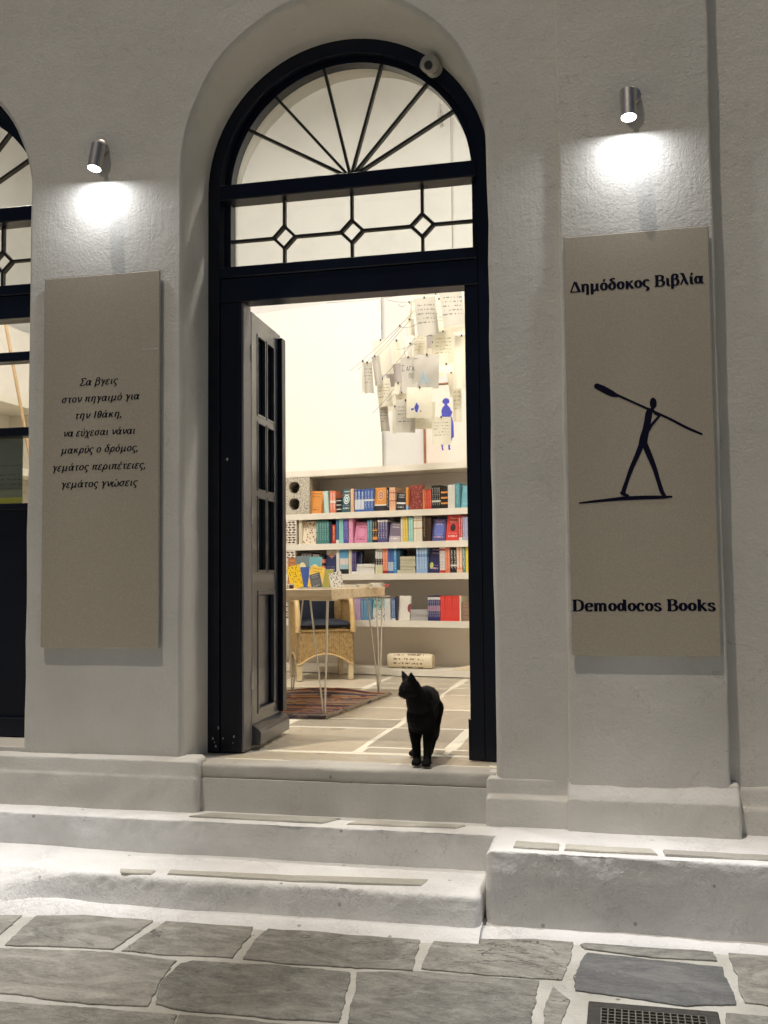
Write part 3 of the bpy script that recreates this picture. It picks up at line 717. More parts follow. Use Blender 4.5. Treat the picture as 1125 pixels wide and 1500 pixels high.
# ================================================================== LETTERING
G = {
'Δ': (72, [('n', [(5, 3), (33, 69)]), ('l', [(36, 66), (62, 4)]), ('t', [(2, 3), (70, 3)])]),
'η': (60, [('t', [(2, 47), (14, 47)]), ('l', [(15, 48), (15, 3)]), ('s', [(15, 34), (24, 46), (36, 48), (45, 38), (45, 10), (45, -20)]), ('t', [(6, 2), (24, 2)])]),
'μ': (66, [('t', [(4, 47), (14, 47)]), ('l', [(15, 48), (15, -20)]), ('s', [(15, 16), (22, 3), (34, 3), (46, 16)]), ('s', [(48, 48), (48, 14), (53, 3), (62, 4)])]),
'ο': (54, [('c', [27, 25, 19, 24])]),
'δ': (56, [('c', [27, 23, 19, 22]), ('s', [(45, 66), (32, 72), (20, 66), (24, 56), (38, 46), (46, 28)])]),
'κ': (60, [('l', [(15, 48), (15, 3)]), ('n', [(18, 22), (46, 47)]), ('l', [(27, 30), (48, 4)]), ('t', [(5, 2), (25, 2)]), ('t', [(40, 2), (59, 2)]), ('t', [(5, 47), (15, 47)]), ('t', [(38, 47), (55, 47)])]),
'ς': (46, [('s', [(41, 40), (32, 48), (18, 46), (9, 30), (14, 12), (28, 4), (37, -6), (32, -17), (20, -18)])]),
'Β': (72, [('l', [(18, 68), (18, 3)]), ('s', [(18, 69), (40, 69), (54, 62), (54, 46), (42, 37), (18, 37)]), ('s', [(18, 37), (44, 37), (60, 29), (60, 12), (46, 2), (18, 2)]), ('t', [(4, 69), (26, 69)]), ('t', [(4, 2), (26, 2)])]),
'ι': (32, [('t', [(4, 47), (15, 47)]), ('s', [(15, 48), (15, 14), (20, 3), (30, 5)])]),
'β': (58, [('s', [(13, -20), (13, 20), (14, 58), (26, 71), (42, 64), (42, 48), (24, 40)]), ('s', [(24, 40), (42, 38), (50, 22), (42, 4), (26, 0), (14, 8)])]),
'λ': (60, [('s', [(8, 68), (18, 71), (26, 56), (38, 26), (48, 5), (58, 4)]), ('n', [(29, 44), (8, 2)])]),
'α': (62, [('c', [25, 25, 17, 24]), ('s', [(50, 48), (45, 28), (46, 12), (52, 3), (61, 5)])]),
'D': (80, [('l', [(18, 68), (18, 3)]), ('s', [(18, 69), (40, 69), (60, 58), (66, 36), (60, 12), (40, 2), (18, 2)]), ('t', [(4, 69), (26, 69)]), ('t', [(4, 2), (26, 2)])]),
'e': (52, [('t', [(9, 27), (43, 27)]), ('s', [(44, 27), (40, 44), (26, 49), (12, 41), (7, 25), (13, 6), (28, 0), (44, 9)])]),
'm': (90, [('l', [(15, 48), (15, 3)]), ('s', [(15, 34), (25, 46), (36, 47), (43, 36), (43, 3)]), ('s', [(43, 34), (53, 46), (64, 47), (71, 36), (71, 3)]), ('t', [(4, 2), (26, 2)]), ('t', [(33, 2), (54, 2)]), ('t', [(61, 2), (84, 2)]), ('t', [(4, 47), (15, 47)])]),
'o': (54, [('c', [27, 25, 19, 24])]),
'd': (64, [('c', [25, 25, 17, 24]), ('l', [(47, 70), (47, 3)]), ('t', [(36, 69), (47, 69)]), ('t', [(47, 2), (60, 2)])]),
'c': (50, [('s', [(40, 38), (33, 48), (18, 46), (8, 26), (15, 5), (30, 0), (44, 9)]), ('d', [39, 37, 7])]),
's': (46, [('s', [(38, 39), (28, 48), (13, 45), (11, 33), (24, 26), (38, 17), (37, 5), (23, 0), (8, 9)]), ('t', [(8, 2), (8, 17)]), ('t', [(38, 33), (38, 48)])]),
'k': (62, [('l', [(15, 70), (15, 3)]), ('n', [(18, 22), (44, 47)]), ('l', [(27, 30), (50, 4)]), ('t', [(4, 69), (15, 69)]), ('t', [(5, 2), (26, 2)]), ('t', [(41, 2), (61, 2)]), ('t', [(36, 47), (56, 47)])]),
'B': (72, None),
'Σ': (62, [('t', [(9, 69), (56, 69)]), ('l', [(12, 67), (33, 37)]), ('n', [(33, 37), (9, 4)]), ('t', [(8, 3), (56, 3)]), ('n', [(55, 70), (57, 58)]), ('n', [(56, 2), (59, 15)])]),
'γ': (52, [('s', [(4, 42), (12, 49), (20, 42), (27, 12), (26, -18)]), ('n', [(28, 2), (45, 49)])]),
'ε': (46, [('s', [(38, 42), (28, 49), (13, 45), (12, 33), (26, 27)]), ('s', [(26, 27), (9, 21), (9, 6), (22, 0), (39, 8)])]),
'σ': (58, [('c', [25, 24, 18, 23]), ('t', [(26, 47), (55, 47)])]),
'τ': (46, [('t', [(5, 46), (44, 46)]), ('s', [(24, 46), (22, 16), (28, 3), (38, 6)])]),
'ν': (50, [('s', [(4, 48), (12, 45), (20, 20), (24, 3)]), ('s', [(25, 3), (42, 24), (44, 48)])]),
'π': (62, [('t', [(4, 46), (58, 46)]), ('l', [(19, 46), (15, 3)]), ('s', [(43, 46), (42, 14), (48, 3), (58, 6)])]),
'θ': (50, [('c', [25, 35, 16, 34]), ('t', [(10, 36), (40, 36)])]),
'Ι': (38, [('l', [(18, 68), (18, 3)]), ('t', [(7, 69), (30, 69)]), ('t', [(7, 2), (30, 2)])]),
'υ': (52, [('s', [(4, 46), (13, 46), (13, 18), (17, 4), (27, 0), (40, 10), (45, 30), (41, 49)])]),
'χ': (54, [('s', [(4, 46), (14, 46), (40, -16), (50, -18)]), ('n', [(47, 49), (8, -20)])]),
'ρ': (56, [('c', [30, 25, 17, 24]), ('s', [(13, 26), (11, 5), (8, -22)])]),
'ω': (76, [('s', [(17, 48), (7, 30), (11, 4), (24, 0), (36, 10), (37, 30)]), ('s', [(37, 30), (39, 8), (51, 0), (66, 8), (68, 32), (58, 48)])]),
',': (26, [('s', [(10, 6), (14, 1), (8, -13)]), ('d', [11, 5, 5])]),
' ': (30, []),
'Α': (70, [('n', [(32, 68), (8, 3)]), ('n', [(34, 68), (60, 3)]), ('n', [(18, 26), (52, 26)])]),
'Γ': (56, [('n', [(12, 3), (12, 68)]), ('n', [(12, 68), (48, 68)])]),
'Π': (66, [('n', [(10, 3), (10, 68)]), ('n', [(6, 68), (56, 68)]), ('n', [(52, 68), (52, 3)])]),
'Ο': (66, [('c', [32, 35, 24, 33])]),
}
G['B'] = G['Β']
ACC = {'ό': 'ο', 'ί': 'ι', 'ά': 'α', 'ύ': 'υ', 'έ': 'ε', 'ώ': 'ω', 'ή': 'η'}
def smooth_pts(p, k=6):
    P_ = [Vector(q) for q in p]; P_ = [P_[0] * 2 - P_[1]] + P_ + [P_[-1] * 2 - P_[-2]]; out = []
    for i in range(1, len(P_) - 2):
        a, b, c, d_ = P_[i - 1:i + 3]
        for j in range(k):
            t = j / k; out.append(.5 * ((2 * b) + (c - a) * t + (2 * a - 5 * b + 4 * c - d_) * t * t + (3 * b - a - 3 * c + d_) * t ** 3))
    out.append(P_[-2]); return out
def ribbon(pts, hw, vh, closed=False):
    """outline strip swept by an elliptical nib (hw wide, vh tall)"""
    L = len(pts); a_, b_ = [], []
    for i in range(L):
        p0 = pts[(i - 1) % L] if (closed or i) else pts[i]; p1 = pts[(i + 1) % L] if (closed or i < L - 1) else pts[i]
        t = (p1 - p0).normalized(); n = Vector((-t.y, t.x)); h = math.sqrt((hw * n.x) ** 2 + (vh * n.y) ** 2) or 1
        o = Vector((hw * hw * n.x, vh * vh * n.y)) / h; a_.append(pts[i] + o); b_.append(pts[i] - o)
    return a_, b_
def write(text, height, origin, T, name, mat, parent, bold=(7.6, 2.3), slant=0.0, serif=True, track=0.0, align='L', fitw=None, thick=.0006):
    """height = x-height*2 in metres (cap 0.7 of em); T maps (x, z) on the board to the place"""
    W = 0; lay = []
    for ch in text:
        base = ACC.get(ch, ch); adv, st = G[base]; lay.append((W, ch, base, adv, st)); W += adv + track
    s = height / 100.0
    sx = s if fitw is None else fitw / W
    if align == 'C': origin = (origin[0] - W * sx / 2, origin[1])
    mb = MB(); lev = 0
    def put(poly_rows, closed=False):
        nonlocal lev
        lev += 1; e = thick + (lev % 9) * 2.2e-5
        o = len(mb.v); n = len(poly_rows[0])
        for row in poly_rows:
            for q in row: mb.v.append(T((origin[0] + (q.x + q.y * slant) * sx, origin[1] + q.y * s), e))
        for i in range(n if closed else n - 1):
            j = (i + 1) % n; mb.f.append((o + i, o + j, o + n + j, o + n + i))
    def ell(cx, cy, rx, ry):
        nonlocal lev
        lev += 1; e = thick + (lev % 9) * 2.2e-5; o = len(mb.v)
        for k in range(14): mb.v.append(T((origin[0] + ((cx + rx * math.cos(k * .4488)) + (cy + ry * math.sin(k * .4488)) * slant) * sx, origin[1] + (cy + ry * math.sin(k * .4488)) * s), e))
        mb.f.append(tuple(range(o, o + 14)))
    hw, vh = bold
    for x0, ch, base, adv, st in lay:
        sh = lambda p: [Vector((a + x0, b)) for a, b in p]
        for ty, pt in st:
            if ty == 'l': put(ribbon(sh(pt), hw, vh))
            elif ty == 'n': put(ribbon(sh(pt), vh * 1.5, vh * 1.5))
            elif ty == 't' and (serif or base in 'στπΣθeεΔ'):
                put(ribbon(sh(pt), vh * 1.05, vh * 1.05))
            elif ty == 's':
                put(ribbon([Vector((q.x + x0, q.y)) for q in smooth_pts(pt)], hw * .94, vh))
            elif ty == 'c':
                cx_, cy_, rx, ry = pt
                ring = [Vector((x0 + cx_ + (rx - hw * .18) * math.cos(k * math.pi / 12), cy_ + (ry - vh * .5) * math.sin(k * math.pi / 12))) for k in range(24)]
                put(ribbon(ring, hw * .96, vh, True), True)
            elif ty == 'd': ell(x0 + pt[0], pt[1], pt[2], pt[2])
        if ch in ACC:
            cx_ = {'ο': 28, 'ι': 17, 'α': 28, 'υ': 29, 'ε': 26, 'ω': 38, 'η': 30}[base]
            put(ribbon(sh([(cx_ - 3, 56), (cx_ + 5, 72)]), hw * .62, vh * 1.5))
    o = mb.build(name, mat, parent); me = o.data
    return o

# ================================================================== SIGN BOARDS
def board(label, corners, yb, th, name='sign_board'):
    tl, tr_, br, bl = [atY(a, b, yb - th) for a, b in corners]
    x0, x1, z1, z0 = (tl.x + bl.x) / 2, (tr_.x + br.x) / 2, (tl.z + tr_.z) / 2, (bl.z + br.z) / 2
    root = thing(name, label, 'sign', ((x0 + x1) / 2, yb, z0))
    MB().bbox((x0, yb - th, z0), (x1, yb - .004, z1), .0015).build('panel', M['board'], root)
    mb = MB(); w = .0025
    mb.box((x0 - w, yb - th + .002, z0), (x0 - .0002, yb - .006, z1 + w)); mb.box((x1 + .0002, yb - th + .002, z0), (x1 + w, yb - .006, z1 + w)); mb.box((x0, yb - th + .002, z1 + .0002), (x1, yb - .006, z1 + w))
    mb.build('edge_trim', plain((.55, .54, .52), .4, .1, 30, .6), root)
    return root, x0, x1, z0, z1, yb - th
def onboard(yf): return lambda q, e: Vector((q[0], yf - e, q[1]))
rs, x0, x1, z0, z1, yf = board('tall taupe board with a striding figure carrying an oar and the shop name', [(827, 347), (1036, 332), (1057, 961), (838, 960)], -.030, .012)
def base_px(px, py): q = atY(px, py, yf); return q.x, q.z
a = base_px(835, 429); b = base_px(1031, 415)
write('Δημόδοκος Βιβλία', .058, (a[0], (a[1] + b[1]) / 2), onboard(yf), 'lettering', M['vinyl'], rs, bold=(10.4, 3.5), fitw=b[0] - a[0])
a = base_px(838, 895); b = base_px(1048, 895)
write('Demodocos Books', .057, (a[0], (a[1] + b[1]) / 2), onboard(yf), 'lettering', M['vinyl'], rs, bold=(10.4, 3.5), fitw=b[0] - a[0])
def trace(pts): 
    out = []
    for X, Y_, h in pts:
        q = atY(800 + X / 2.206, 320 + Y_ / 2.206, yf); d_ = (q - CAM).dot(D); out.append((Vector((q.x, q.z)), h / 2.206 * d_ / FPX))
    return out
mb = MB(); lev = [0]
def blob(pts, k=5):
    t = trace(pts); P_ = smooth_pts([tuple(q) + (0,) for q, h in t], k); hs = []
    for i in range(len(t) - 1):
        for j in range(k): hs.append(t[i][1] * (1 - j / k) + t[i + 1][1] * j / k)
    hs.append(t[-1][1]); lev[0] += 1; e = .0004 + lev[0] * 5e-5; rowA, rowB = [], []
    for i, q in enumerate(P_):
        u = (P_[min(i + 1, len(P_) - 1)] - P_[max(0, i - 1)]).normalized(); n = Vector((-u.y, u.x, 0))
        rowA.append(Vector((q.x + n.x * hs[i], yf - e, q.y + n.y * hs[i]))); rowB.append(Vector((q.x - n.x * hs[i], yf - e, q.y - n.y * hs[i])))
    mb.grid([rowA, rowB])
blob([(156, 538, 3), (162, 541, 9), (185, 552, 11), (212, 566, 10), (228, 572, 6), (236, 574, 3)])
blob([(230, 571, 4), (290, 598, 3.6), (350, 625, 4), (400, 648, 4), (450, 674, 4.4), (498, 695, 3.6), (506, 697, 2)])
blob([(347, 579, 2), (346, 584, 8), (346, 594, 11), (346, 604, 10.5), (344, 612, 6), (340, 618, 5)])
blob([(338, 614, 8), (332, 630, 11), (328, 655, 11), (322, 684, 11), (315, 712, 13), (312, 738, 14)])
blob([(344, 620, 5), (356, 632, 4.4), (366, 636, 3.4)])
blob([(368, 636, 3), (352, 654, 4.5), (338, 672, 4.4), (326, 692, 5)])
blob([(309, 728, 9), (294, 766, 8), (276, 806, 7), (262, 845, 6.2), (251, 878, 7), (249, 892, 7)])
blob([(240, 884, 3), (248, 890, 6), (262, 895, 4.5), (268, 898, 3)])
blob([(318, 728, 9.5), (334, 766, 9), (350, 806, 7.6), (362, 845, 6.6), (374, 882, 7), (384, 898, 5)])
blob([(106, 920, 2.4), (150, 915, 4), (200, 910, 5), (250, 905, 6.5), (320, 902, 6.5), (370, 901, 5.6), (408, 899, 3)])
mb.build('walking_figure_emblem', M['vinyl'], rs)

ls, x0, x1, z0, z1, yf = board('tall taupe board with seven lines of slanted Greek verse left of the doorway', [(67, 408), (233, 397), (232, 949), (59, 949)], -.004, .013)
POEM = [('Σα βγεις', 117, 173, 566, 562), ('στον πηγαιμό για', 91, 205, 591, 585), ('την Ιθάκη,', 110, 180, 614, 611), ('να εύχεσαι νάναι', 93, 199, 640, 636),
        ('μακρύς ο δρόμος,', 90, 204, 665, 661), ('γεμάτος περιπέτειες,', 77, 215, 690, 687), ('γεμάτος γνώσεις', 90, 202, 715, 712)]
for tx, xa, xb, ya, yb in POEM:
    a, b = base_px(xa, ya), base_px(xb, yb)
    write(tx, .0425, (a[0] - .004, (a[1] + b[1]) / 2 + .001), onboard(yf), 'lettering', M['vinyl'], ls, bold=(6.9, 3.3), slant=.26, serif=False, fitw=b[0] - a[0])
# scratch across the verse board
q0, q1 = base_px(208, 512), base_px(231, 511)
mb = MB(); mb.add([(q0[0], yf - .0004, q0[1]), (q1[0], yf - .0004, q1[1]), (q1[0], yf - .0004, q1[1] + .0035), (q0[0], yf - .0004, q0[1] + .0012)], [(0, 1, 2, 3)]); mb.build('scratch', plain((.7, .68, .64), .5), ls)

# ================================================================== SECURITY CAMERA
cc_ = atY(629, 92, .155)
cct = thing('security_camera', 'small white dome security camera fixed to the top right of the door arch', 'camera', (cc_.x, .22, cc_.z))
wh = plain((.46, .44, .40), .4, .05)
mb = MB(); mb.tube([(cc_.x + .008, .219, cc_.z + .004), (cc_.x + .006, .19, cc_.z + .003)], [.036, .034], 24); auto_smooth(mb.build('base', wh, cct))
mb = MB(); rows = []
for i in range(9):
    a = math.pi * i / 8.0
    rows.append([Vector((cc_.x + .039 * math.sin(a) * math.cos(6.2832 * k / 24), .165 - .036 * math.cos(a) * .9, cc_.z + .039 * math.sin(a) * math.sin(6.2832 * k / 24))) for k in range(24)])
mb.grid(rows, closed=True, flip=True); auto_smooth(mb.build('body', wh, cct), 70)
td_ = (CAM - cc_).normalized(); lx = Vector((cc_.x - .006, .165, cc_.z - .004)) + td_ * .030
mb = MB(); ld_ = (CAM - lx).normalized(); mb.tube([lx - ld_ * .006, lx + ld_ * .006], [.019, .0165], 24); ring_ = auto_smooth(mb.build('lens_ring', plain((.02, .02, .025), .3), cct))
mb = MB(); mb.tube([lx + ld_ * .0062, lx + ld_ * .009], [.010, .007], 20); auto_smooth(mb.build('lens', M['darkglass'], cct))
mb = MB(); mb.prism([(cc_.x - .050, .20, cc_.z + .012), (cc_.x - .022, .20, cc_.z + .020), (cc_.x - .026, .20, cc_.z + .034), (cc_.x - .044, .20, cc_.z + .036), (cc_.x - .048, .20, cc_.z + .022)], (0, 1, 0), .018); mb.build('bracket', wh, cct)
# ================================================================== ROOM
TH = math.atan(SM)
RX0, RX1, RTOP = -4.0, 2.2, 5.3
room = thing('shop_room', 'cream painted bookshop room seen through the open doorway', 'room', kind='structure')
def wy(x, off=.30): return SY + off + SM * x
mb = MB(); mb.add([(RX0, wy(RX0), 0), (RX1, wy(RX1), 0), (RX1, wy(RX1), RTOP), (RX0, wy(RX0), RTOP)], [(0, 1, 2, 3)]); mb.build('back_wall', M['interior'], room)
mb = MB(); mb.add([(RX0, .5, 0), (RX0, wy(RX0), 0), (RX0, wy(RX0), RTOP), (RX0, .5, RTOP)], [(0, 1, 2, 3)]); mb.build('side_wall', M['interior'], room)
mb = MB(); mb.add([(RX1, .5, 0), (RX1, wy(RX1), 0), (RX1, wy(RX1), RTOP), (RX1, .5, RTOP)], [(3, 2, 1, 0)]); mb.build('side_wall', M['interior'], room)
mb = MB(); mb.add([(RX0, .0, RTOP), (RX1, .0, RTOP), (RX1, wy(RX1), RTOP), (RX0, wy(RX0), RTOP)], [(0, 1, 2, 3)]); mb.build('ceiling', M['interior'], room)
MB().box((RX0, .12, -.30), (RX1, 5, -.0052)).build('floor', M['floor_joint'], room)
ys_of = {}
cols = [(-1.9, -1.28), (-1.24, -.60), (-.555, -.035), (.0, .335), (.37, .92), (.96, 1.6)]
yb = [[.345, .9, 1.6, 2.2, 2.9, 3.6, 4.2], [.345, 1.0, 1.55, 2.05, 2.75, 3.25, 3.8], [.345, 1.015, 1.32, 1.78, 2.25, 2.75, 3.05, 3.6], [.345, .485, 1.05, 1.73, 2.42, 2.78, 3.05, 3.5], [.345, .47, 1.04, 1.9, 2.6, 3.1, 3.4], [.345, .9, 1.6, 2.4, 3.2]]
for ci, (xa, xb) in enumerate(cols):
    for k in range(len(yb[ci]) - 1):
        sh = .012 * math.sin(ci * 3 + k * 2)
        flag('floor_slab', [(xa + sh, yb[ci][k] + .017), (xb + sh, yb[ci][k] + .017), (xb + sh * .5, yb[ci][k + 1] - .017), (xa + sh * .5, yb[ci][k + 1] - .017)], -.0040, .001, M['floor_stone'], room, wob=.004, seed=ci * 9 + k, bev=.001, sub=.09)
flag('threshold_slab', [(-.56, .145), (.56, .14), (.56, .31), (-.56, .31)], -.0040, .001, M['floor_stone'], room, wob=.004, seed=77, bev=.001, sub=.05)

# ceiling lights that light the room
for i, (x, y) in enumerate([(-2.4, 1.25), (-.75, 1.2), (.8, 1.15)]):
    cl = thing('ceiling_light', ['lit square ceiling light of the shop over its left end', 'lit square ceiling light of the shop above the table', 'lit square ceiling light of the shop over its right end'][i], 'ceiling light', (x, y, 3.95))
    MB().bbox((x - .30, y - .30, 3.95), (x + .30, y + .30, 3.99), .005).build('frame', plain((.6, .6, .6), .5), cl)
    MB().box((x - .27, y - .27, 3.942), (x + .27, y + .27, 3.9495)).build('diffuser', M['panel'], cl)
    MB().tube([(x, y, 3.99), (x, y, RTOP)], .008, 6).build('rod', plain((.6, .6, .6), .5), cl)
    l = bpy.data.lights.new('room_light', 'AREA'); l.shape = 'SQUARE'; l.size = .5; l.energy = ROOM_W; l.color = (1.0, .952, .895)
    lo = bpy.data.objects.new('room_light', l); COL.objects.link(lo); lo.parent = cl; lo.location = (0, 0, -.02); lo.rotation_euler = (R(24), 0, 0)

# ================================================================== BOOKCASE
def S(x, off, z): return Vector((x, SY + off + SM * x, z))
def sbox(mb, x0, x1, o0, o1, z0, z1):
    vs = [S(x0, o0, z0), S(x1, o0, z0), S(x1, o1, z0), S(x0, o1, z0), S(x0, o0, z1), S(x1, o0, z1), S(x1, o1, z1), S(x0, o1, z1)]
    return mb.add(vs, [(3, 2, 1, 0), (4, 5, 6, 7), (0, 1, 5, 4), (1, 2, 6, 5), (2, 3, 7, 6), (3, 0, 4, 7)])
case = thing('bookcase', 'cream bookcase of wide boards carried on pierced bricks along the back wall', 'bookcase', S(-.6, 0, 0))
shelf_m = plain((.76, .71, .61), .5, .05, 6); 
ROWZ = [1.205, .972, .742, .397, .048]
SX0, SX1 = -2.6, 1.3
sbox(MB(), SX0, SX1, 0, .2985, 1.490, 1.537).build('shelf_board', shelf_m, case)
for z in ROWZ: sbox(MB(), SX0, SX1, 0, .2985, z - .046, z).build('shelf_board', shelf_m, case)
sbox(MB(), SX0, SX1, .2925, .2965, .0, 1.489).build('back_panel', M['niche'], case)
for x in (-.47, .5): sbox(MB(), x, x + .06, .02, .14, 0, .0015 + .0).build('foot', plain((.7, .68, .62), .5), case) if False else sbox(MB(), x, x + .07, .03, .16, -.001, .0015).build('foot', plain((.7, .68, .62), .5), case)

def pierced(x0, x1, z0, z1, depth, holes, mat, label, o0=.004):
    """a block lying on its side so its cells face the room"""
    outer = [Vector((x0, z0, 0)), Vector((x1, z0, 0)), Vector((x1, z1, 0)), Vector((x0, z1, 0))]
    poly = [outer] + [[Vector((a, b, 0)) for a, b in h] for h in holes]; flat = [q for l in poly for q in l]
    mb = MB(); fs = []
    for t in tessellate_polygon(poly):
        a, b, c = (flat[i] for i in t); fs.append(t if (b - a).cross(c - a).z > 0 else t[::-1])
    mb.add([S(q.x, o0, q.y) for q in flat], fs)
    for li, l in enumerate(poly):
        n = len(l); dp = depth if li == 0 else depth * .8
        vs = [S(q.x, o0, q.y) for q in l] + [S(q.x, o0 + dp, q.y) for q in l]; f2 = [(i, (i + 1) % n, n + (i + 1) % n, n + i) for i in range(n)]
        f2 = [q[::-1] for q in f2] if li == 0 else f2
        if li: f2.append(tuple(range(n, 2 * n)))
        mb.add(vs, f2)
    return mb.build('support_block', mat, case, label=label)
m, nt, p = newmat('speckled concrete'); v = coords(nt); n_ = noi(nt, v, 160, 3, .7)
c = rampn(nt, n_, [(.40, (.10, .09, .07)), (.47, (.45, .41, .33)), (.6, (.66, .61, .50))]); nt.links.new(c, p.inputs['Base Color']); bump(nt, p, n_, .7, .004); setp(p, rough=.9); M['concrete'] = m
L0 = atS(412, 700).x; C1 = atS(453, 700).x; cxm = atS(430.5, 700).x
def gem(cx, cz, rx, rz): return [(cx + rx * math.copysign(abs(math.cos(a)) ** .85, math.cos(a)), cz - rz * math.copysign(abs(math.sin(a)) ** .95, math.sin(a)) ) for a in [6.2832 * k / 18 for k in range(18)]]
pierced(L0 - .06, C1, 1.2055, 1.4895, .27, [gem(cxm, 1.412, .048, .046), gem(cxm, 1.284, .048, .046)], M['concrete'], 'hollow concrete block with two round cells')
brick = plain((.66, .58, .50), .8, .1, 60, 0, .001)
for zi, (a, b, pxr) in enumerate(((.9725, 1.1585, 437), (.7425, .9255, 435), (.3975, .695, 434))):
    x1 = atS(pxr - 3, 780).x; x0 = x1 - .155; hs = []
    nr = 9 if zi < 2 else 14; zs_ = (b - a - .012) / nr
    for r_ in range(nr):
        zc = a + .006 + zs_ * (r_ + .5)
        n3 = 4; w = (x1 - x0 - .012) / n3; off = (r_ % 2) * .45
        for k in range(n3):
            c0 = x0 + .008 + w * (k + off * .5) ; c1_ = c0 + w * .74
            if c1_ > x1 - .005: continue
            h_ = zs_ * .27; hs.append([(c0, zc), (c0 + .004, zc - h_), (c1_ - .004, zc - h_), (c1_, zc), (c1_ - .004, zc + h_), (c0 + .004, zc + h_)])
    pierced(x0, x1, a, b, .10, hs, brick, 'pierced clay brick')
    sbox(MB(), x0 + .0, x1 + .004, .105, .27, a, b).build('support_block', brick, case)

# ------------------------------------------------------------------ books
_bm = {}
def bookmat(base, bands=(), disc=None, text=None, vertical=True, rings=None, speck=None):
    key = (base, tuple(bands), disc, text, vertical, rings, speck)
    if key in _bm: return _bm[key]
    m, nt, p = newmat('printed cover'); g = coords(nt, 'Generated'); sep = nt.nodes.new('ShaderNodeSeparateXYZ'); nt.links.new(g, sep.inputs[0])
    x, z = sep.outputs[0], sep.outputs[2]
    col = mix(nt, noi(nt, g, 3, 2), tuple(c * .9 for c in base), base)
    for a, b, c in bands:
        k = mth(nt, 'MULTIPLY', mth(nt, 'GREATER_THAN', z, a), mth(nt, 'LESS_THAN', z, b)); col = mix(nt, k, col, c)
    if disc:
        cx, cz, r_, asp, dc = disc
        d2 = mth(nt, 'ADD', mth(nt, 'POWER', mth(nt, 'MULTIPLY', mth(nt, 'SUBTRACT', x, cx), asp), 2.0), mth(nt, 'POWER', mth(nt, 'SUBTRACT', z, cz), 2.0))
        d = mth(nt, 'SQRT', d2); k = mth(nt, 'LESS_THAN', d, r_); col = mix(nt, k, col, dc)
        if rings:
            k = mth(nt, 'MULTIPLY', mth(nt, 'GREATER_THAN', mth(nt, 'SINE', mth(nt, 'MULTIPLY', d, 60)), .1), mth(nt, 'LESS_THAN', d, r_ * .96)); col = mix(nt, k, col, rings)
    if speck:
        vo = nt.nodes.new('ShaderNodeTexVoronoi'); vo.inputs['Scale'].default_value = 7; nt.links.new(coords(nt, 'Generated', (1, .2, 1.3)), vo.inputs['Vector'])
        k = mth(nt, 'LESS_THAN', vo.outputs['Distance'], .33); col = mix(nt, k, col, speck)
    if text:
        if vertical:
            t = mth(nt, 'GREATER_THAN', noi(nt, coords(nt, 'Generated', (1.6, 1, 26)), 1.1, 1), .50)
            k = mth(nt, 'MULTIPLY', t, mth(nt, 'LESS_THAN', mth(nt, 'ABSOLUTE', mth(nt, 'SUBTRACT', x, .5)), .24))
            k = mth(nt, 'MULTIPLY', k, mth(nt, 'GREATER_THAN', z, .14)); k = mth(nt, 'MULTIPLY', k, mth(nt, 'LESS_THAN', z, .90))
        else:
            t = mth(nt, 'GREATER_THAN', noi(nt, coords(nt, 'Generated', (18, 1, 9)), 1.0, 1), .49)
            ln = mth(nt, 'GREATER_THAN', mth(nt, 'SINE', mth(nt, 'MULTIPLY', z, 44)), .1)
            k = mth(nt, 'MULTIPLY', t, ln); k = mth(nt, 'MULTIPLY', k, mth(nt, 'LESS_THAN', mth(nt, 'ABSOLUTE', mth(nt, 'SUBTRACT', x, .5)), .34))
            k = mth(nt, 'MULTIPLY', k, mth(nt, 'LESS_THAN', mth(nt, 'ABSOLUTE', mth(nt, 'SUBTRACT', mth(nt, 'ABSOLUTE', mth(nt, 'SUBTRACT', z, .5)), .31)), .11))
        col = mix(nt, mth(nt, 'MULTIPLY', k, .85), col, text)
    nt.links.new(col, p.inputs['Base Color']); setp(p, rough=.42, spec=.4); _bm[key] = m; return m
pages_m = plain((.72, .66, .53), .8, .08, 90)
_mesh = {}
def book(label, group, w, h, d, mat, loc, rz=0.0, lean=0.0, back=0.0, faceout=False, lying=False):
    """cover (spine and two boards) with the page block as its part; origin at the foot of the front"""
    key = (round(w, 4), round(h, 4), round(d, 4), mat.name, faceout, lying)
    if key not in _mesh:
        c = MB(); t = .0022
        if lying:                       # w along x, h = thickness, d deep, spine to the front
            c.box((-w / 2, 0, 0), (w / 2, t, h)); c.box((-w / 2, t, 0), (w / 2, d, t)); c.box((-w / 2, t, h - t), (w / 2, d, h))
            pg = MB().box((-w / 2 + .003, t, t), (w / 2 - .003, d - .004, h - t))
        elif faceout:                   # front board faces the room, spine on the left
            c.box((-w / 2, 0, 0), (w / 2, t, h)); c.box((-w / 2, d - t, 0), (w / 2, d, h)); c.box((-w / 2, t, 0), (-w / 2 + t, d - t, h))
            pg = MB().box((-w / 2 + t, t, .003), (w / 2 - .004, d - t, h - .003))
        else:
            c.box((-w / 2, 0, 0), (w / 2, t, h)); c.box((-w / 2, t, 0), (-w / 2 + t, d, h)); c.box((w / 2 - t, t, 0), (w / 2, d, h))
            pg = MB().box((-w / 2 + t, t, .003), (w / 2 - t, d - .004, h - .003))
        a = c.build('book', mat); b = pg.build('page_block', pages_m); _mesh[key] = (a.data, b.data)
        bpy.data.objects.remove(a); bpy.data.objects.remove(b)
    o = bpy.data.objects.new('book', _mesh[key][0]); COL.objects.link(o); tag(o, label, 'book', group)
    o.location = loc; o.rotation_euler = (back, lean, rz); o.rotation_mode = 'XYZ'
    c = bpy.data.objects.new('page_block', _mesh[key][1]); COL.objects.link(c); c.parent = o
    return o
